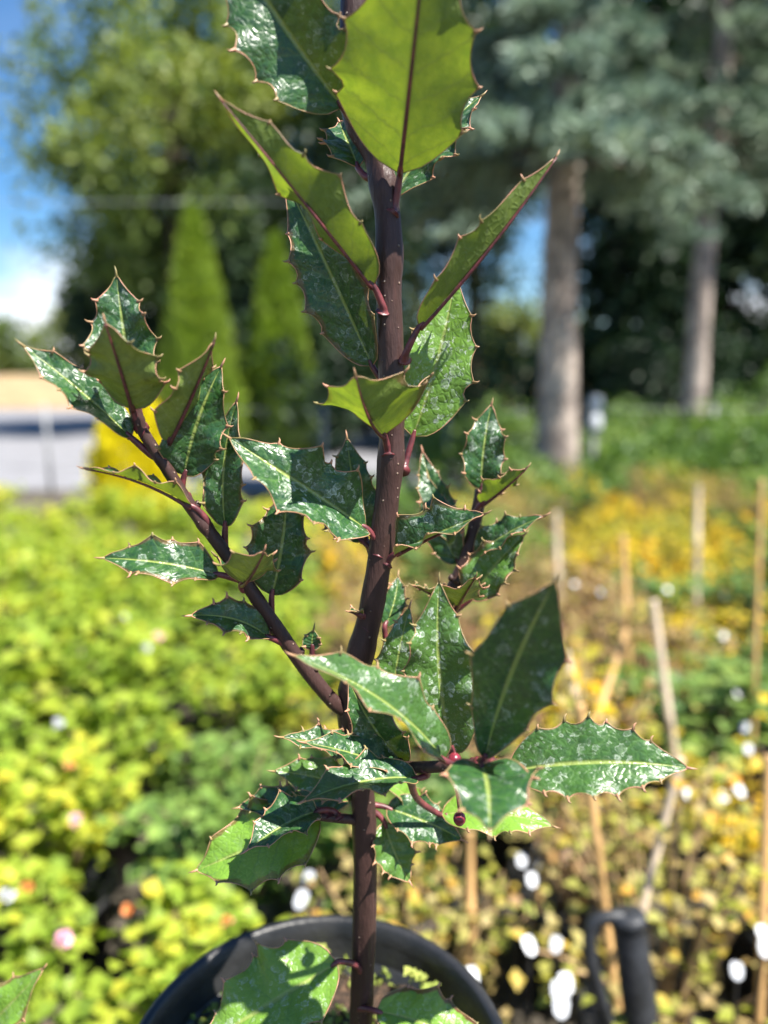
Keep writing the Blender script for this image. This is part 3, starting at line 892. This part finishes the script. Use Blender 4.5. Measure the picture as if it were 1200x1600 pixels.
PC = Vector((-0.033, 0.316, 0.485))
RIM_Z = 0.667 - 0.485
def holly_pot(c, label):
    root = empty('flower_pot', c); tag(root, label, 'pot')
    h = RIM_Z; r = 0.095
    mb = MB()
    mb.lathe([(0.0, 0.0), (0.066, 0.0), (0.069, 0.003), (0.0865, h - 0.024), (0.0905, h - 0.023), (0.0925, h - 0.02)], n=72)
    mb.lathe([(0.0905, h - 0.012), (0.089, h - 0.02), (0.083, h - 0.05), (0.0665, 0.006), (0.0, 0.005)], n=72)
    mb.build('wall', M['pot'], root)
    mb = MB()
    mb.lathe([(0.0925, h - 0.02), (0.0945, h - 0.004), (0.0965, h - 0.0035), (0.0975, h - 0.0015), (0.0965, h + 0.0005), (0.0935, h + 0.0008), (0.0915, h - 0.001), (0.0905, h - 0.012)], n=96)
    mb.build('rim', M['pot'], root)
    # soil, crumbly
    mb = MB(); rs = np.random.RandomState(4)
    NR, NA = 22, 72; vs_ = [(0, 0, h - 0.030)]; fs = []
    for i in range(1, NR + 1):
        for k in range(NA):
            rr = 0.0885 * i / NR; an = 2 * math.pi * k / NA
            zz = h - 0.030 + 0.004 * math.sin(rr * 90 + k * .4) * math.cos(an * 3) + rs.uniform(-.0022, .0022)
            vs_.append((rr * math.cos(an), rr * math.sin(an), zz))
    for k in range(NA): fs.append((0, 1 + k, 1 + (k + 1) % NA))
    for i in range(NR - 1):
        for k in range(NA):
            a_ = 1 + i * NA + k; b_ = 1 + i * NA + (k + 1) % NA
            fs.append((a_, a_ + NA, b_ + NA, b_))
    mb.add(vs_, fs); mb.build('soil', M['soil'], root)
    return root
holly_pot(PC, 'black plastic pot with a rounded rim holding the tall holly')
NPC = Vector((-0.335, 0.325, 0.485))
holly_pot(NPC, 'black plastic pot holding the short neighbouring holly')

# moss and seedlings on the soil
rs = np.random.RandomState(9)
n = 4200
az = rs.rand(n) * 2 * np.pi; rr = 0.086 * np.sqrt(rs.rand(n))
cx = np.sin(az * 3 + 1) * 0.5 + np.cos(rr * 140) * 0.5
keep = (cx + rs.rand(n) * 1.4) > 0.55
az, rr = az[keep], rr[keep]; n = len(az)
pos = np.stack([PC.x + rr * np.cos(az), PC.y + rr * np.sin(az), PC.z + RIM_Z - 0.029 + rs.rand(n) * 0.007], 1)
d = unit(rs.normal(size=(n, 3)) + np.array([0, 0, 0.5]))
mo = leaf_obj('moss', pos, d, unit(rs.normal(size=(n, 3)) * .5 + np.array([0, 0, 1])), 0.0035 + 0.003 * rs.rand(n), 0.0016, rs.rand(n), M['moss'])
tag(mo, 'pale green moss and tiny seedlings on the pot soil', 'moss', kind='stuff')
rng = random.Random(31)
for (px, py) in ((620 - 93, 1470), (612, 1485), (645, 1490), (395, 1475), (500, 1473), (640, 1510), (655, 1517), (672, 1535), (545, 1468), (720, 1560), (280, 1580)):
    p = PZ(px, py, PC.z + RIM_Z - 0.008)
    base = Vector((p.x, p.y, PC.z + RIM_Z - 0.031))
    if (Vector((p.x - PC.x, p.y - PC.y))).length > 0.084: continue
    o = empty('seedling', base); tag(o, 'tiny pale green seedling sprouting from the pot soil', 'seedling', 'seedlings in the pot soil')
    mb = MB(); mb.tube([(0, 0, 0), (0.001, 0, 0.010), (0.0005, 0, 0.0185)], [0.0005, 0.0004, 0.0003], 5); mb.build('stem', M['moss'], o)
    q = []; dd = []
    for k in range(6):
        a = k * 1.05 + rng.random(); dd.append((math.cos(a), math.sin(a), 0.3)); q.append((0.0005, 0, 0.016 + 0.001 * k))
    N = len(q)
    leaf_obj('leaf', np.array(q), np.array(dd), np.tile(np.array([[0, 0, 1.0]]), (N, 1)), np.full(N, 0.006), np.full(N, 0.0022), np.full(N, 0.85), M['moss'], o)

# ------------------------------------------------------------------ the holly
SY = 0.316                      # the stem stands this far from the lens
MM = 0.31 / FPX
holly = empty('holly_plant', (PC.x, PC.y, PC.z + RIM_Z - 0.03))
tag(holly, 'tall holly with a dark purple stem and glossy spiny leaves in the black pot', 'holly')
HI = Matrix.Translation(-Vector(holly.location))

def stem_path(pts):
    return catmull([P(x, y, SY + dy * 0.01) for (x, y, dy) in pts], 8)

STEMS = {}
def stem(name, key, pts, r0, r1, seed, knots=(), n=18):
    rng = random.Random(seed)
    cp = stem_path(pts)
    m = len(cp)
    rad = []
    for i in range(m):
        t = i / (m - 1)
        r = r0 + (r1 - r0) * t
        for (kt, ka) in knots:
            r *= 1 + ka * math.exp(-((t - kt) / 0.013) ** 2)
        rad.append(r * (1 + 0.025 * math.sin(i * 0.9 + seed)))
    STEMS[key] = cp
    mb = MB(); mb.tube([HI @ p for p in cp], rad, n, wob=0.02, rng=rng, ridge=0.035)
    # buds and leaf scars
    for k in range(max(1, m // 22)):
        i = rng.randrange(3, m - 3); p = cp[i]; t = (cp[i + 1] - cp[i - 1]).normalized()
        a_ = rng.uniform(0, 6.28); o_ = t.orthogonal().normalized(); o_ = Matrix.Rotation(a_, 3, t) @ o_
        b0 = p + o_ * rad[i] * 0.82
        mb.tube([HI @ b0, HI @ (b0 + o_ * 0.0010 + t * 0.0005), HI @ (b0 + o_ * 0.0017 + t * 0.0019)], [0.0019, 0.0016, 0.0004], 7)
    return mb.build(name, M['bark'], holly)

def px_r(w): return w * 0.5 * MM
stem('stem', 'main', [(560, 1720, 0), (565, 1560, 0), (570, 1420, 0), (567, 1250, 0), (549, 1140, 0), (556, 1060, 0), (580, 950, 0), (597, 840, 0), (611, 720, 0), (613, 600, 0), (608, 470, 0), (606, 340, 0), (588, 245, 0.3), (558, 190, 0.6), (545, 110, 0.8), (553, 10, 0.9), (548, -90, 1.0)],
     px_r(43), px_r(37), 1, knots=((0.30, 0.30), (0.34, 0.15), (0.27, 0.12), (0.50, 0.10), (0.57, 0.07), (0.655, 0.12), (0.72, 0.12), (0.80, 0.06)))
stem('branch', 'left', [(548, 1112, 0), (520, 1095, -0.3), (470, 1035, -0.6), (418, 960, -1.0), (385, 912, -1.2), (345, 855, -1.4), (300, 795, -1.6), (258, 728, -1.8), (224, 675, -2.0), (208, 632, -2.2)],
     px_r(27), px_r(16), 2, knots=((0.62, 0.25), (0.5, 0.2), (0.8, 0.2), (0.93, 0.2)), n=14)
stem('branch', 'back', [(566, 1150, 0.3), (610, 1090, 1.5), (660, 1010, 2.6), (705, 925, 3.3), (732, 860, 3.6), (745, 805, 3.8), (752, 765, 3.9)],
     px_r(30), px_r(22), 3, n=12)
stem('branch', 'front', [(560, 1205, 0), (605, 1200, -1.2), (660, 1199, -2.8), (720, 1196, -4.0), (765, 1192, -4.6), (795, 1196, -4.7)], px_r(22), px_r(13), 4, n=12)
stem('branch', 'low', [(566, 1283, 0), (540, 1279, -0.4), (505, 1277, -0.8), (480, 1268, -1.0)], px_r(20), px_r(11), 5, n=10)

def nearest(key, p):
    return min(STEMS[key], key=lambda q: (q - p).length_squared)

leaf_id = [0]
def leaf(base, tip, hw, n, fold=22, arch=0.06, sp=5, res=0.5, lit=0.0, wave=0.19, key='main', attach=None, dmg=0.0, droop=0.0, peak=0.8,
         plant=None, hi=None, twist=0.0, scal=0.17, roll=0.0, name='leaf', pet=True, dY=0.0, tr=None):
    """one spiny leaf; base/tip = (px, py, cm behind the stem), hw = true half width in pixels at the stem"""
    leaf_id[0] += 1
    if tr is None: tr = 0.34 if n[1] > 0.32 else 0.07 + 0.16 * lit
    rng = random.Random(500 + leaf_id[0] * 7)
    plant = plant or holly; hi = hi or HI
    B = P(base[0], base[1], SY + (base[2] + dY) * 0.01); T = P(tip[0], tip[1], SY + (tip[2] + dY) * 0.01)
    L = (T - B).length; hw = hw * MM
    d = (T - B).normalized()
    n = Vector(n); n = (n - d * n.dot(d)).normalized()
    Cc = (B + T) * 0.5 + n * arch * L * 2 + d.cross(n) * L * rng.uniform(-0.10, 0.10)
    twist = twist or rng.uniform(-0.45, 0.45)
    asym = rng.uniform(-0.10, 0.10)
    if dmg == 0.0 and rng.random() < 0.28: dmg = rng.uniform(0.4, 0.85)
    fold0 = R(fold)
    sp = sp - 1 if sp > 4 else sp
    sec = sp + 1
    # u of the cusps on each side (slightly irregular)
    def cusps(s):
        c = [0.0]
        for k in range(sp):
            c.append(0.16 + 0.70 * (k + 0.5 + rng.uniform(-.3, .3)) / sp)
        return c + [1.0]
    cs = {-1: cusps(-1), 1: cusps(1)}
    ph = {-1: rng.randint(0, 1), 1: rng.randint(0, 1)}
    NU = 6 * sec
    cols = [-1, -.93, -.78, -.58, -.36, -.14, -.035, 0, .035, .14, .36, .58, .78, .93, 1]
    q = []
    def mid(u):
        p = B * (1 - u) ** 2 + Cc * (2 * u * (1 - u)) + T * u * u
        t = ((Cc - B) * (1 - u) + (T - Cc) * u).normalized()
        nn = (n - t * n.dot(t)).normalized()
        if droop:
            p = p - n * droop * L * u ** 3
        if twist:
            nn = Matrix.Rotation(twist * (u - 0.3), 3, t) @ nn
        return p, t, nn
    def width(u):
        a = math.sin(math.pi * min(1, max(0, u)) ** peak)
        return hw * (a ** 0.72 if u ** peak < 0.5 else a ** 0.95)
    def edge(u, s):
        c = cs[s]
        for k in range(len(c) - 1):
            if u <= c[k + 1] + 1e-9:
                t = (u - c[k]) / (c[k + 1] - c[k])
                dep = scal * (0.35 if k == 0 else 1.0)
                return k, t, 1 - dep * (4 * t * (1 - t)) ** 0.8
        return len(c) - 2, 1.0, 1.0
    # rows shared by both sides: union of cusps and fill
    us = sorted(set([round(x, 5) for x in cs[-1] + cs[1]] + [i / NU for i in range(NU + 1)]))
    uu = [us[0]]
    cset = set(round(x, 5) for x in cs[-1] + cs[1])
    for u in us[1:]:
        if u - uu[-1] < 0.35 / NU and u not in cset and u != us[-1]: continue
        uu.append(u)
    blist = 0.05 * hw
    pos = []
    for u in uu:
        p, t, nn = mid(u)
        s_ = t.cross(nn).normalized()
        w = width(u)
        row = []
        for v in cols:
            s = -1 if v < 0 else 1
            k, tt, m = edge(u, s)
            av = abs(v)
            ww = w * (1 + (m - 1) * av ** 2)
            wv = wave * hw * math.cos(math.pi * (k + tt + ph[s])) * av ** 2 * math.sin(math.pi * min(1, u * 1.05)) ** 0.5
            fo = fold0
            lat = ww * av * (1 + asym * s)
            fo = fold0 * (1 + 0.5 * asym * s * 4) * (1.25 - 0.5 * u)
            z = lat * math.sin(fo) - roll * w * av ** 3 + wv
            z += blist * abs(math.sin(math.pi * (u * 7 - 1.15 * av))) * 0.6 * math.sin(math.pi * min(1, av * 1.02)) * math.sin(math.pi * u)
            row.append(p + s_ * (s * lat * math.cos(fo)) + nn * z)
        pos.append(row)
    NC = len(cols)
    mb = MB(); faces = []; uvs = []
    vs_ = [hi @ c for r in pos for c in r]
    for i in range(len(uu) - 1):
        for j in range(NC - 1):
            faces.append((i * NC + j, i * NC + j + 1, (i + 1) * NC + j + 1, (i + 1) * NC + j))
    mb.add(vs_, faces, 0)
    nsurf = len(faces)
    # margin cords
    for j, s in ((0, -1), (NC - 1, 1)):
        mb.tube([hi @ r[j] for r in pos], 0.00021, 5, mi=1)
    # midrib, standing proud underneath
    mr_ = []
    for u in uu:
        p, t, nn = mid(u); mr_.append(hi @ (p - nn * (0.0008 * (1 - 0.8 * u) + 0.00025)))
    mb.tube(mr_, [0.0008 * (1 - 0.8 * u) + 0.0001 for u in uu], 6, mi=2)
    # spines
    for s in (-1, 1):
        j = 0 if s < 0 else NC - 1
        for c in cs[s][1:-1]:
            i = min(range(len(uu)), key=lambda i: abs(uu[i] - c))
            p0 = pos[i][j]; inn = pos[i][NC // 2]
            _, t, nn = mid(uu[i])
            o_ = (p0 - inn).normalized()
            d0 = (o_ * 0.9 + t * 0.45).normalized(); d1 = (d0 + t * 0.7 + nn * rng.uniform(-0.3, 0.9)).normalized()
            ln = rng.uniform(0.0008, 0.0026) * min(1.0, hw / 0.012 + 0.35)
            mb.tube([hi @ (p0 - o_ * 0.0012), hi @ (p0 + d0 * ln * 0.5), hi @ (p0 + d0 * ln * 0.5 + d1 * ln * 0.5)], [0.0007, 0.0004, 0.00006], 5, mi=1)
    pT, tT, nT = mid(1.0)
    mb.tube([hi @ (pT - tT * 0.001), hi @ (pT + tT * 0.0018), hi @ (pT + tT * 0.0036 + nT * 0.0006)], [0.0006, 0.0004, 0.00008], 5, mi=1)
    o = mb.build(name, [M['leaf'], M['margin'], M['petiole']], plant)
    me = o.data
    me.uv_layers.new(name='uv'); me.uv_layers.new(name='met')
    me.uv_layers.new(name='lva'); me.uv_layers.new(name='lvb')
    uvl = me.uv_layers['uv']; ml = me.uv_layers['met']; la = me.uv_layers['lva']; lb = me.uv_layers['lvb']
    vu = np.zeros((len(me.vertices), 2)); vm = np.zeros((len(me.vertices), 2))
    ox, oy = rng.uniform(0, 40), rng.uniform(0, 40)
    for i, u in enumerate(uu):
        w = max(width(u), 1e-5)
        for j, v in enumerate(cols):
            vu[i * NC + j] = (u, v * 0.5 + 0.5)
            vm[i * NC + j] = (u * L * 100 + ox, v * w * 100 + oy)
    li = np.zeros(len(me.loops), dtype=np.int32); me.loops.foreach_get('vertex_index', li)
    uvl.data.foreach_set('uv', vu[li].ravel()); ml.data.foreach_set('uv', vm[li].ravel())
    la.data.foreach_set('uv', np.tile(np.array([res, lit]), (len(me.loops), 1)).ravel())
    lb.data.foreach_set('uv', np.tile(np.array([dmg, tr]), (len(me.loops), 1)).ravel())
    if pet:
        A = P(*attach[:2], SY + (attach[2] + dY) * 0.01) if attach else nearest(key, B - d * 0.012)
        c1 = B - d * min(0.010, (A - B).length * 0.5 + 0.002)
        pt = catmull([A, A.lerp(c1, 0.6) - n * 0.001, B - d * 0.0015, B + d * 0.003], 5)
        pb = MB(); pb.tube([hi @ x for x in pt], [(0.0019 * (1 - 0.45 * i / (len(pt) - 1))) * (1 + 0.7 * max(0, 1 - i / 3)) for i in range(len(pt))], 8)
        pe = pb.build('petiole', M['petiole'], o)
    return o

# --- crown of the plant
leaf((625, 272, -0.6), (668, -125, -5.0), 108, (0.05, 0.9, 0.35), fold=14, arch=-0.05, sp=5, res=0.05, key='main', attach=(612, 335, -0.4), wave=0.08)
leaf((535, 168, -0.3), (345, -110, -1.6), 80, (-0.35, -0.9, 0.3), fold=20, arch=0.05, sp=6, res=0.45, wave=0.1, attach=(560, 200, 0.2))
leaf((583, 448, -0.8), (345, 155, -3.6), 52, (0.62, 0.62, 0.35), fold=30, arch=-0.03, sp=5, res=0.25, wave=0.2, attach=(598, 487, -0.5))
leaf((582, 572, 0.7), (446, 283, 1.2), 62, (-0.45, -0.88, 0.12), fold=22, arch=0.05, sp=6, res=0.5, wave=0.1, attach=(606, 600, 0.3))
leaf((612, 312, 0.6), (752, 150, 2.2), 58, (-0.25, -0.8, 0.45), fold=16, arch=0.03, sp=7, res=0.6, attach=(604, 345, 0.2))
leaf((560, 262, 0.8), (530, 190, 2.6), 40, (-0.2, -0.75, 0.5), sp=4, res=0.4, attach=(585, 270, 0.3))
leaf((655, 512, -0.8), (868, 246, -1.6), 46, (-0.70, 0.52, 0.42), fold=34, arch=-0.05, sp=4, res=0.25, wave=0.1, attach=(632, 562, -0.4))
leaf((645, 682, 0.8), (712, 432, 1.3), 66, (0.18, -0.85, 0.42), fold=16, arch=0.04, sp=5, res=1.0, lit=0.7, wave=0.06, attach=(630, 735, 0.2))
leaf((600, 680, -0.9), (556, 588, -4.4), 104, (0.05, 0.35, 0.92), fold=32, arch=-0.10, sp=3, res=0.05, wave=0.14, attach=(607, 712, -0.5), scal=0.22)
leaf((572, 826, -0.5), (358, 684, -2.2), 72, (-0.12, -0.70, 0.68), fold=24, arch=0.08, sp=4, res=0.8, wave=0.26, attach=(590, 870, -0.3), scal=0.2)
leaf((572, 840, 1.0), (542, 684, 1.8), 44, (-0.25, -0.9, 0.3), fold=18, arch=0.04, sp=5, res=0.6, attach=(588, 880, 0.4))
leaf((566, 846, 0.6), (505, 812, 2.0), 30, (-0.1, -0.6, 0.8), fold=18, sp=4, res=0.4, attach=(590, 875, 0.3))
leaf((618, 866, -0.5), (757, 803, -2.2), 56, (-0.25, -0.52, 0.80), fold=40, arch=0.02, sp=4, res=0.8, wave=0.2, attach=(602, 885, -0.3), scal=0.2)
leaf((566, 962, -0.5), (546, 955, -1.1), 11, (0.2, 0.3, 0.9), fold=30, sp=2, res=0.2, attach=(570, 985, -0.3), scal=0.1)

# --- shoot behind, to the right
leaf((752, 765, 3.8), (768, 632, 4.2), 44, (0.0, -0.9, 0.4), fold=18, sp=5, res=0.8, key='back')
leaf((752, 788, 3.2), (822, 732, 2.0), 34, (-0.3, 0.55, 0.75), fold=25, sp=4, res=0.2, key='back', arch=-0.04)
leaf((742, 868, 3.3), (850, 806, 2.2), 32, (0.0, -0.62, 0.78), fold=28, sp=4, res=0.8, key='back')
leaf((735, 935, 2.8), (819, 836, 2.6), 48, (-0.15, -0.8, 0.55), fold=18, sp=5, res=0.6, lit=0.3, key='back')
leaf((716, 880, 4.0), (668, 745, 5.0), 42, (-0.35, -0.8, 0.45), fold=18, sp=5, res=0.5, key='back')
leaf((722, 850, 4.2), (660, 705, 5.6), 34, (-0.2, -0.85, 0.45), fold=18, sp=5, res=0.6, key='back')
leaf((715, 948, 2.2), (742, 902, -0.8), 46, (0.0, 0.30, 0.95), fold=20, sp=4, res=0.2, key='back', arch=-0.05, scal=0.22)
leaf((703, 950, 2.2), (646, 915, 1.0), 36, (0.0, 0.2, 0.95), fold=18, sp=4, res=0.2, key='back', scal=0.2)
leaf((602, 980, 1.2), (622, 900, 2.6), 26, (0.1, -0.8, 0.6), sp=4, res=0.4, key='back')

# --- branch to the left
leaf((212, 618, -1.6), (182, 430, -1.4), 55, (0.05, -0.85, 0.42), fold=18, sp=5, res=0.75, key='left', arch=0.03)
leaf((208, 640, -2.4), (165, 505, -4.6), 60, (0.05, 0.75, 0.62), fold=14, sp=5, res=0.15, tr=0.03, key='left', arch=-0.05)
leaf((205, 684, -2.0), (36, 540, -3.0), 42, (0.50, -0.62, 0.58), fold=22, sp=5, res=0.5, key='left', arch=0.03)
leaf((263, 692, -2.0), (334, 534, -3.4), 44, (-0.62, 0.52, 0.55), fold=22, sp=3, res=0.55, tr=0.05, key='left', arch=-0.03)
leaf((288, 744, -1.4), (346, 572, -1.6), 52, (0.25, -0.85, 0.42), fold=16, sp=4, res=0.3, key='left', arch=0.05)
leaf((352, 824, -1.2), (370, 626, -1.4), 40, (-0.05, -0.95, 0.25), fold=18, sp=5, res=0.5, key='left', arch=0.03)
leaf((300, 792, -1.8), (134, 732, -3.0), 32, (0.25, 0.35, 0.88), fold=20, sp=4, res=0.2, key='left', arch=0.06, wave=0.25)
leaf((342, 898, -1.6), (160, 872, -2.4), 42, (0.05, -0.66, 0.75), fold=20, sp=5, res=0.6, key='left', arch=0.10)
leaf((425, 930, -0.6), (448, 762, -0.2), 56, (0.0, -0.93, 0.32), fold=16, sp=5, res=0.5, key='left', arch=0.04, attach=(430, 985, -0.9))
leaf((378, 912, -1.6), (412, 862, -4.2), 56, (-0.05, 0.35, 0.92), fold=26, sp=3, res=0.6, key='left', arch=-0.08, tr=0.06, scal=0.22)
leaf((420, 996, -1.2), (297, 962, -2.2), 36, (0.1, -0.6, 0.78), fold=24, sp=4, res=0.5, key='left', arch=0.12, wave=0.2)
leaf((488, 1016, -0.4), (490, 984, -0.4), 16, (0.0, -0.95, 0.2), fold=10, sp=2, res=0.1, key='left', scal=0.05)

# --- leaves near the lens on the front twig
leaf((695, 1188, -5.6), (458, 1024, -6.6), 46, (0.34, -0.42, 0.84), fold=28, sp=4, res=0.6, lit=0.15, key='front', arch=0.09, wave=0.2)
leaf((632, 1192, -1.6), (545, 1062, -1.8), 44, (-0.3, -0.7, 0.6), fold=24, sp=4, res=0.6, key='front', arch=0.05)
leaf((614, 1090, -0.6), (640, 948, -0.4), 37, (0.0, -0.9, 0.42), fold=14, sp=4, res=1.0, lit=0.25, key='main', attach=(560, 1130, -0.2))
leaf((706, 1178, -3.4), (686, 908, -3.2), 64, (-0.12, -0.80, 0.58), fold=18, sp=6, res=0.9, lit=0.25, tr=0.06, key='front', arch=0.03)
leaf((757, 1186, -6.2), (868, 908, -9.2), 62, (-0.36, -0.92, 0.08), fold=16, sp=3, peak=1.15, tr=0.02, res=0.5, key='front', arch=-0.02)
leaf((795, 1205, -4.2), (1076, 1200, -5.0), 62, (0.0, -0.68, 0.72), fold=16, sp=7, res=0.6, lit=0.1, key='front', arch=0.07, wave=0.08)
leaf((752, 1196, -6.6), (765, 1300, -10.4), 64, (0.0, -0.35, 0.93), fold=12, sp=3, res=0.5, key='front', arch=0.08)
leaf((690, 1272, -0.2), (864, 1291, -0.6), 46, (0.0, -0.55, 0.84), fold=14, sp=4, res=0.2, lit=0.9, key='front', arch=0.05, attach=(640, 1205, -2.2))
leaf((604, 1262, 0.6), (722, 1312, -0.2), 46, (0.0, -0.62, 0.78), fold=16, sp=4, res=0.6, key='main', arch=0.04, attach=(572, 1262, 0.2))
leaf((600, 1285, 0.4), (640, 1378, -0.4), 42, (0.1, -0.75, 0.62), fold=16, sp=4, res=0.2, lit=0.3, key='main', arch=0.03, attach=(574, 1275, 0.2))
leaf((598, 1218, 1.0), (662, 1262, 2.2), 34, (0.0, -0.5, 0.86), fold=16, sp=4, res=0.2, lit=0.9, key='main', attach=(572, 1225, 0.3))
leaf((556, 1180, -0.4), (440, 1152, -2.0), 36, (0.0, -0.45, 0.88), fold=24, sp=4, res=0.6, key='main', arch=0.08, attach=(562, 1195, -0.2))
leaf((640, 1216, -1.8), (475, 1160, -3.6), 40, (0.05, -0.35, 0.92), fold=22, sp=4, res=0.6, key='front', arch=0.06)
leaf((652, 1216, -3.0), (474, 1252, -5.4), 46, (0.0, -0.22, 0.97), fold=20, sp=4, res=0.5, key='front', arch=0.06)
leaf((556, 1240, 0.4), (428, 1205, -0.4), 42, (0.0, -0.62, 0.78), fold=18, sp=4, res=0.8, lit=0.3, key='main', arch=0.05, attach=(566, 1250, 0.2))
leaf((548, 1248, 1.2), (440, 1268, 2.0), 36, (0.0, -0.7, 0.7), fold=18, sp=4, res=0.4, key='main', attach=(566, 1262, 0.3))
leaf((500, 1278, -0.7), (306, 1360, -1.6), 78, (-0.05, -0.66, 0.75), fold=14, sp=5, res=0.12, lit=0.85, key='low', arch=0.05)
leaf((496, 1268, -1.0), (386, 1328, -3.4), 46, (0.1, -0.30, 0.94), fold=26, sp=4, res=0.3, key='low', arch=0.10)
leaf((478, 1262, -0.6), (372, 1262, -0.4), 32, (0.0, -0.55, 0.84), fold=20, sp=4, res=0.3, key='low', arch=0.05)
# --- lowest leaves over the pot
leaf((527, 1505, -1.2), (305, 1640, -3.2), 84, (-0.05, -0.55, 0.83), fold=12, sp=6, res=0.6, lit=0.75, key='main', arch=0.05, attach=(566, 1545, 0))
leaf((588, 1580, -1.0), (770, 1650, -2.2), 62, (0.1, -0.52, 0.85), fold=14, sp=5, res=0.5, lit=0.85, key='main', arch=0.06, dmg=1.0, attach=(567, 1585, 0))

# berries on the front twig
def berry(px, py, dy, r, att):
    c = HI @ P(px, py, SY + dy * .01)
    mb = MB()
    prof = [(0.0, -r * 1.2), (r * .55, -r * 1.0), (r * .92, -r * .45), (r, 0.05 * r), (r * .85, r * .6), (r * .45, r * 0.98), (0.0, r * 1.08)]
    mb.lathe(prof, c, n=16)
    o = mb.build('berry', M['berry'], holly)
    sb = MB(); a_ = HI @ P(att[0], att[1], SY + att[2] * .01)
    sb.tube([a_, (a_ + c) * .5 + Vector((0.0006, 0, 0)), c + Vector((0, 0, r * 0.9))], [0.0007, 0.0006, 0.0007], 6)
    sb.build('stalk', M['petiole'], o)
berry(710, 1188, -4.9, px_r(21), (706, 1165, -4.6))
berry(718, 1279, -3.4, px_r(20), (706, 1200, -3.8))
berry(752, 1190, -4.6, px_r(13), (748, 1200, -4.5))

# --- the short neighbour, one leaf of which reaches into the picture
nb = empty('holly_plant', (NPC.x, NPC.y, NPC.z + RIM_Z - 0.03)); tag(nb, 'short neighbouring holly of which mainly one sunlit leaf shows', 'holly')
NH = Matrix.Translation(-Vector(nb.location))
nst = catmull([Vector((NPC.x, NPC.y, NPC.z + RIM_Z - 0.032)), Vector((NPC.x + 0.006, NPC.y, 0.66)), Vector((NPC.x + 0.002, NPC.y + .004, 0.70)), Vector((NPC.x + 0.008, NPC.y, 0.735))], 6)
STEMS['nb'] = nst
mb = MB(); mb.tube([NH @ p for p in nst], [0.005 - 0.002 * i / (len(nst) - 1) for i in range(len(nst))], 12); mb.build('stem', M['bark'], nb)
leaf((-85, 1660, 1.0), (68, 1513, 0.6), 70, (0.12, -0.72, 0.68), fold=14, sp=6, res=0.35, lit=0.9, key='nb', plant=nb, hi=NH, arch=0.04)
for i in range(5):
    a = i * 1.25 + 1.9
    c = nst[6 + i * 2]
    e = c + Vector((math.cos(a) * 0.06, math.sin(a) * 0.06 * 0.6, 0.012))
    def back(p):
        dd = Vector(p) - Vector((0, 0, CAM_Z)); dep = dd.dot(FWD)
        return (600 + dd.x / dep * FPX, 800 - dd.dot(UP) / dep * FPX, (p.y - SY) * 100)
    leaf(back(c + (e - c) * 0.2), back(e), 58, (0, -0.2, 0.97), sp=5, res=0.4, lit=0.4, key='nb', plant=nb, hi=NH, arch=0.06)
